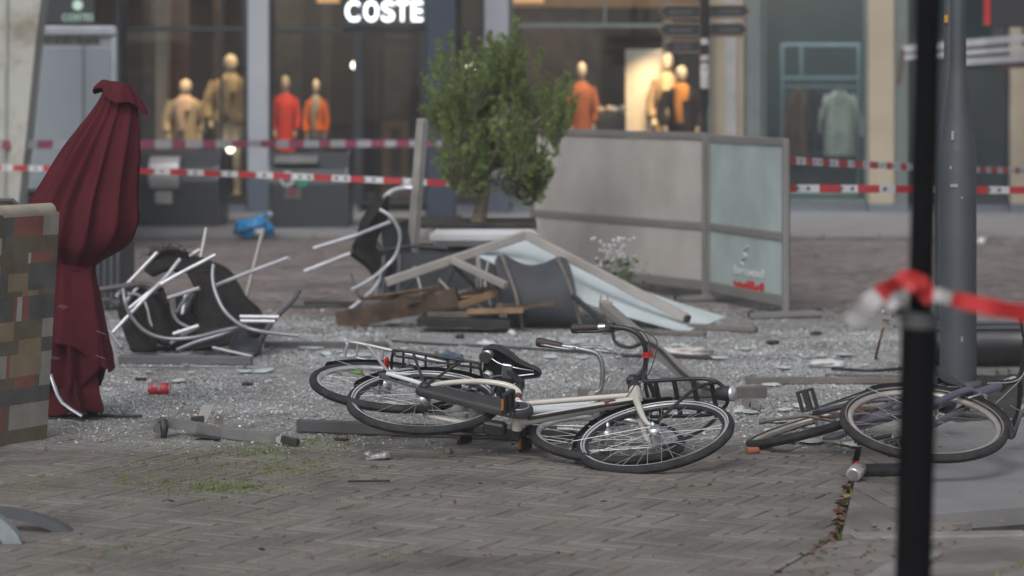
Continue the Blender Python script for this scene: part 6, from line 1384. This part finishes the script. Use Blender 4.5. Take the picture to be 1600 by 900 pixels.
rb2 = [(.80, 0, .64), (.83, .03, .655), (.83, .12, .665), (.80, .185, .67), (.72, .20, .665), (.60, .205, .65), (.50, .21, .64)]
bicycle('white bicycle with silver carrier and handlebar pinned beneath the cream bicycle', (.920, -.353, -.167), (.373, .922, .103), (-.588, 11.86, .262), -3.5,
    dict(style='low', frame=WHF, fork=SILP, rim=RIMS, chainm=ALUD, bar=rb2, barm=mat('bar_grey_steel', (.30, .31, .33), .38, .7, var=.2), stemm=SILP, leverm=mat('bar_grey_steel', (.30, .31, .33), .38, .7), gripm=mat('brown_black_grip', (.04, .026, .024), .6), fhub=.03, rhub=.03, crank=-60, pedal_tilt=1.2, notail=True, no_right_pedal=True, stripe=0, saddle=False, rf=(40, 165), ff=(80, 200), stay=155,
         rack=dict(x0=-.38, x1=.26, z=.36, m=SILP, r=.0085, n=5), cablem=mat('grey_cable', (.22, .22, .23), .4),
         cables=[[V(.66, -.20, .67), V(.86, -.20, .72), V(.95, -.13, .66), V(.93, -.05, .55), V(.88, 0, .45)], [V(.64, -.2, .665), V(.80, -.22, .70), V(.92, -.17, .62), V(.90, -.05, .50)], [V(.83, 0, .60), V(.88, -.10, .60), V(.93, -.12, .50), V(.95, -.08, .42)]],
         extra=[('side_reflector', mat('lime_reflector', (.25, .55, .08), .4), lambda b: b.box(V(-.30, .05, .325), (.07, .03, .022), None, 0, .004), False),
                ('side_reflector', mat('orange_reflector', (.7, .13, .03), .4), lambda b: b.box(V(-.355, .05, .32), (.035, .03, .022), None, 0, .004), False)]))
VIO = mat('violet_grey_frame_paint', (.115, .105, .15), .3, .3, var=.12, coat=.5, stain=(.05, .045, .06), stain_scale=10, stain_amt=.4)
rb3 = [(.79, 0, .64), (.79, .05, .65), (.785, .14, .655), (.765, .22, .66), (.745, .30, .65)]
bicycle('violet grey bicycle with rusty rear wheel, collapsed beside the lamp post at the right', (.281, -.948, .152), (.920, .311, .240), (1.417, 11.79, .100), 27.9,
    dict(style='sport', norefl=True, frame=VIO, rim=mat('rim_dull', (.38, .36, .34), .45, .4, var=.2, stain=(.22, .12, .07), stain_scale=5, stain_amt=.7), spoke=mat('spoke_dull', (.22, .2, .19), .5, .5), chainm=mat('rusty_chain', (.10, .05, .03), .8, var=.4), bar=rb3, barm=BLACK, leverm=mat('lever_grey', (.22, .22, .23), .4, .5), gripm=PLAST, crank=-95, pedal_tilt=.9, stripe=2, fhub=.02,
         saddle_m=mat('black_saddle_cover', (.03, .03, .033), .5), rack=dict(x0=-.25, x1=.2, z=.38, m=BLACK, r=.005, n=3), rf=(25, 130), ff=(60, 190), fenm=mat('mudguard_grey', (.10, .10, .105), .5), stay=100,
         stand=[(.30, -.02, -.05), (.16, -.07, -.12), (.02, -.09, -.26)], standm=mat('stand_grey_brown', (.15, .14, .12), .5, .3), cablem=mat('grey_cable', (.22, .22, .23), .4),
         cables=[[V(.76, -.2, .70), V(.90, -.16, .62), V(1.0, -.10, .50), V(.92, -.06, .40)], [V(.76, -.15, .7), V(.88, -.06, .60), V(.98, -.03, .46), V(1.0, 0, .40)], [V(.77, .2, .70), V(.9, .12, .62), V(.96, .04, .5)]],
         extra=[('bell', mat('bell_white', (.5, .5, .5), .4), lambda b: (b.ball(V(.80, -.07, .715), (.024, .016, .024)), b.tube([V(.79, -.07, .70), V(.79, -.085, .70)], .017, 8)), True),
                ('rim_brake', CHROME, lambda b: (b.tube([V(.93, -.03, .36), V(.985, -.045, .33), V(.975, -.03, .28)], .006, 6), b.tube([V(.93, .03, .36), V(.985, .045, .33), V(.975, .03, .28)], .006, 6), b.box(V(.955, 0, .37), (.02, .05, .016))), True),
                ('stem_column', mat('stem_pale', (.5, .48, .45), .35, .5), lambda b: b.tube([V(.835, 0, .52), V(.80, 0, .61)], .0185, 12), True)]))

# ------------------------------------------------------------------ thin haze over the square
b = MB(); b.box((0, 90, 10), (230, 200, 26)); hz = b.build('haze', None)
hm = bpy.data.materials.new('haze_air'); hm.use_nodes = True; hm.node_tree.nodes.clear()
ho = hm.node_tree.nodes.new('ShaderNodeOutputMaterial'); hv = hm.node_tree.nodes.new('ShaderNodeVolumePrincipled')
hv.inputs['Color'].default_value = (.9, .93, .97, 1); hv.inputs['Density'].default_value = .0019
hm.node_tree.links.new(hv.outputs[0], ho.inputs['Volume']); hz.data.materials.clear(); hz.data.materials.append(hm)
hz['kind'] = 'stuff'; tag(hz, 'thin pale haze hanging in the air over the whole square', 'haze')
sc.cycles.volume_bounces = 1
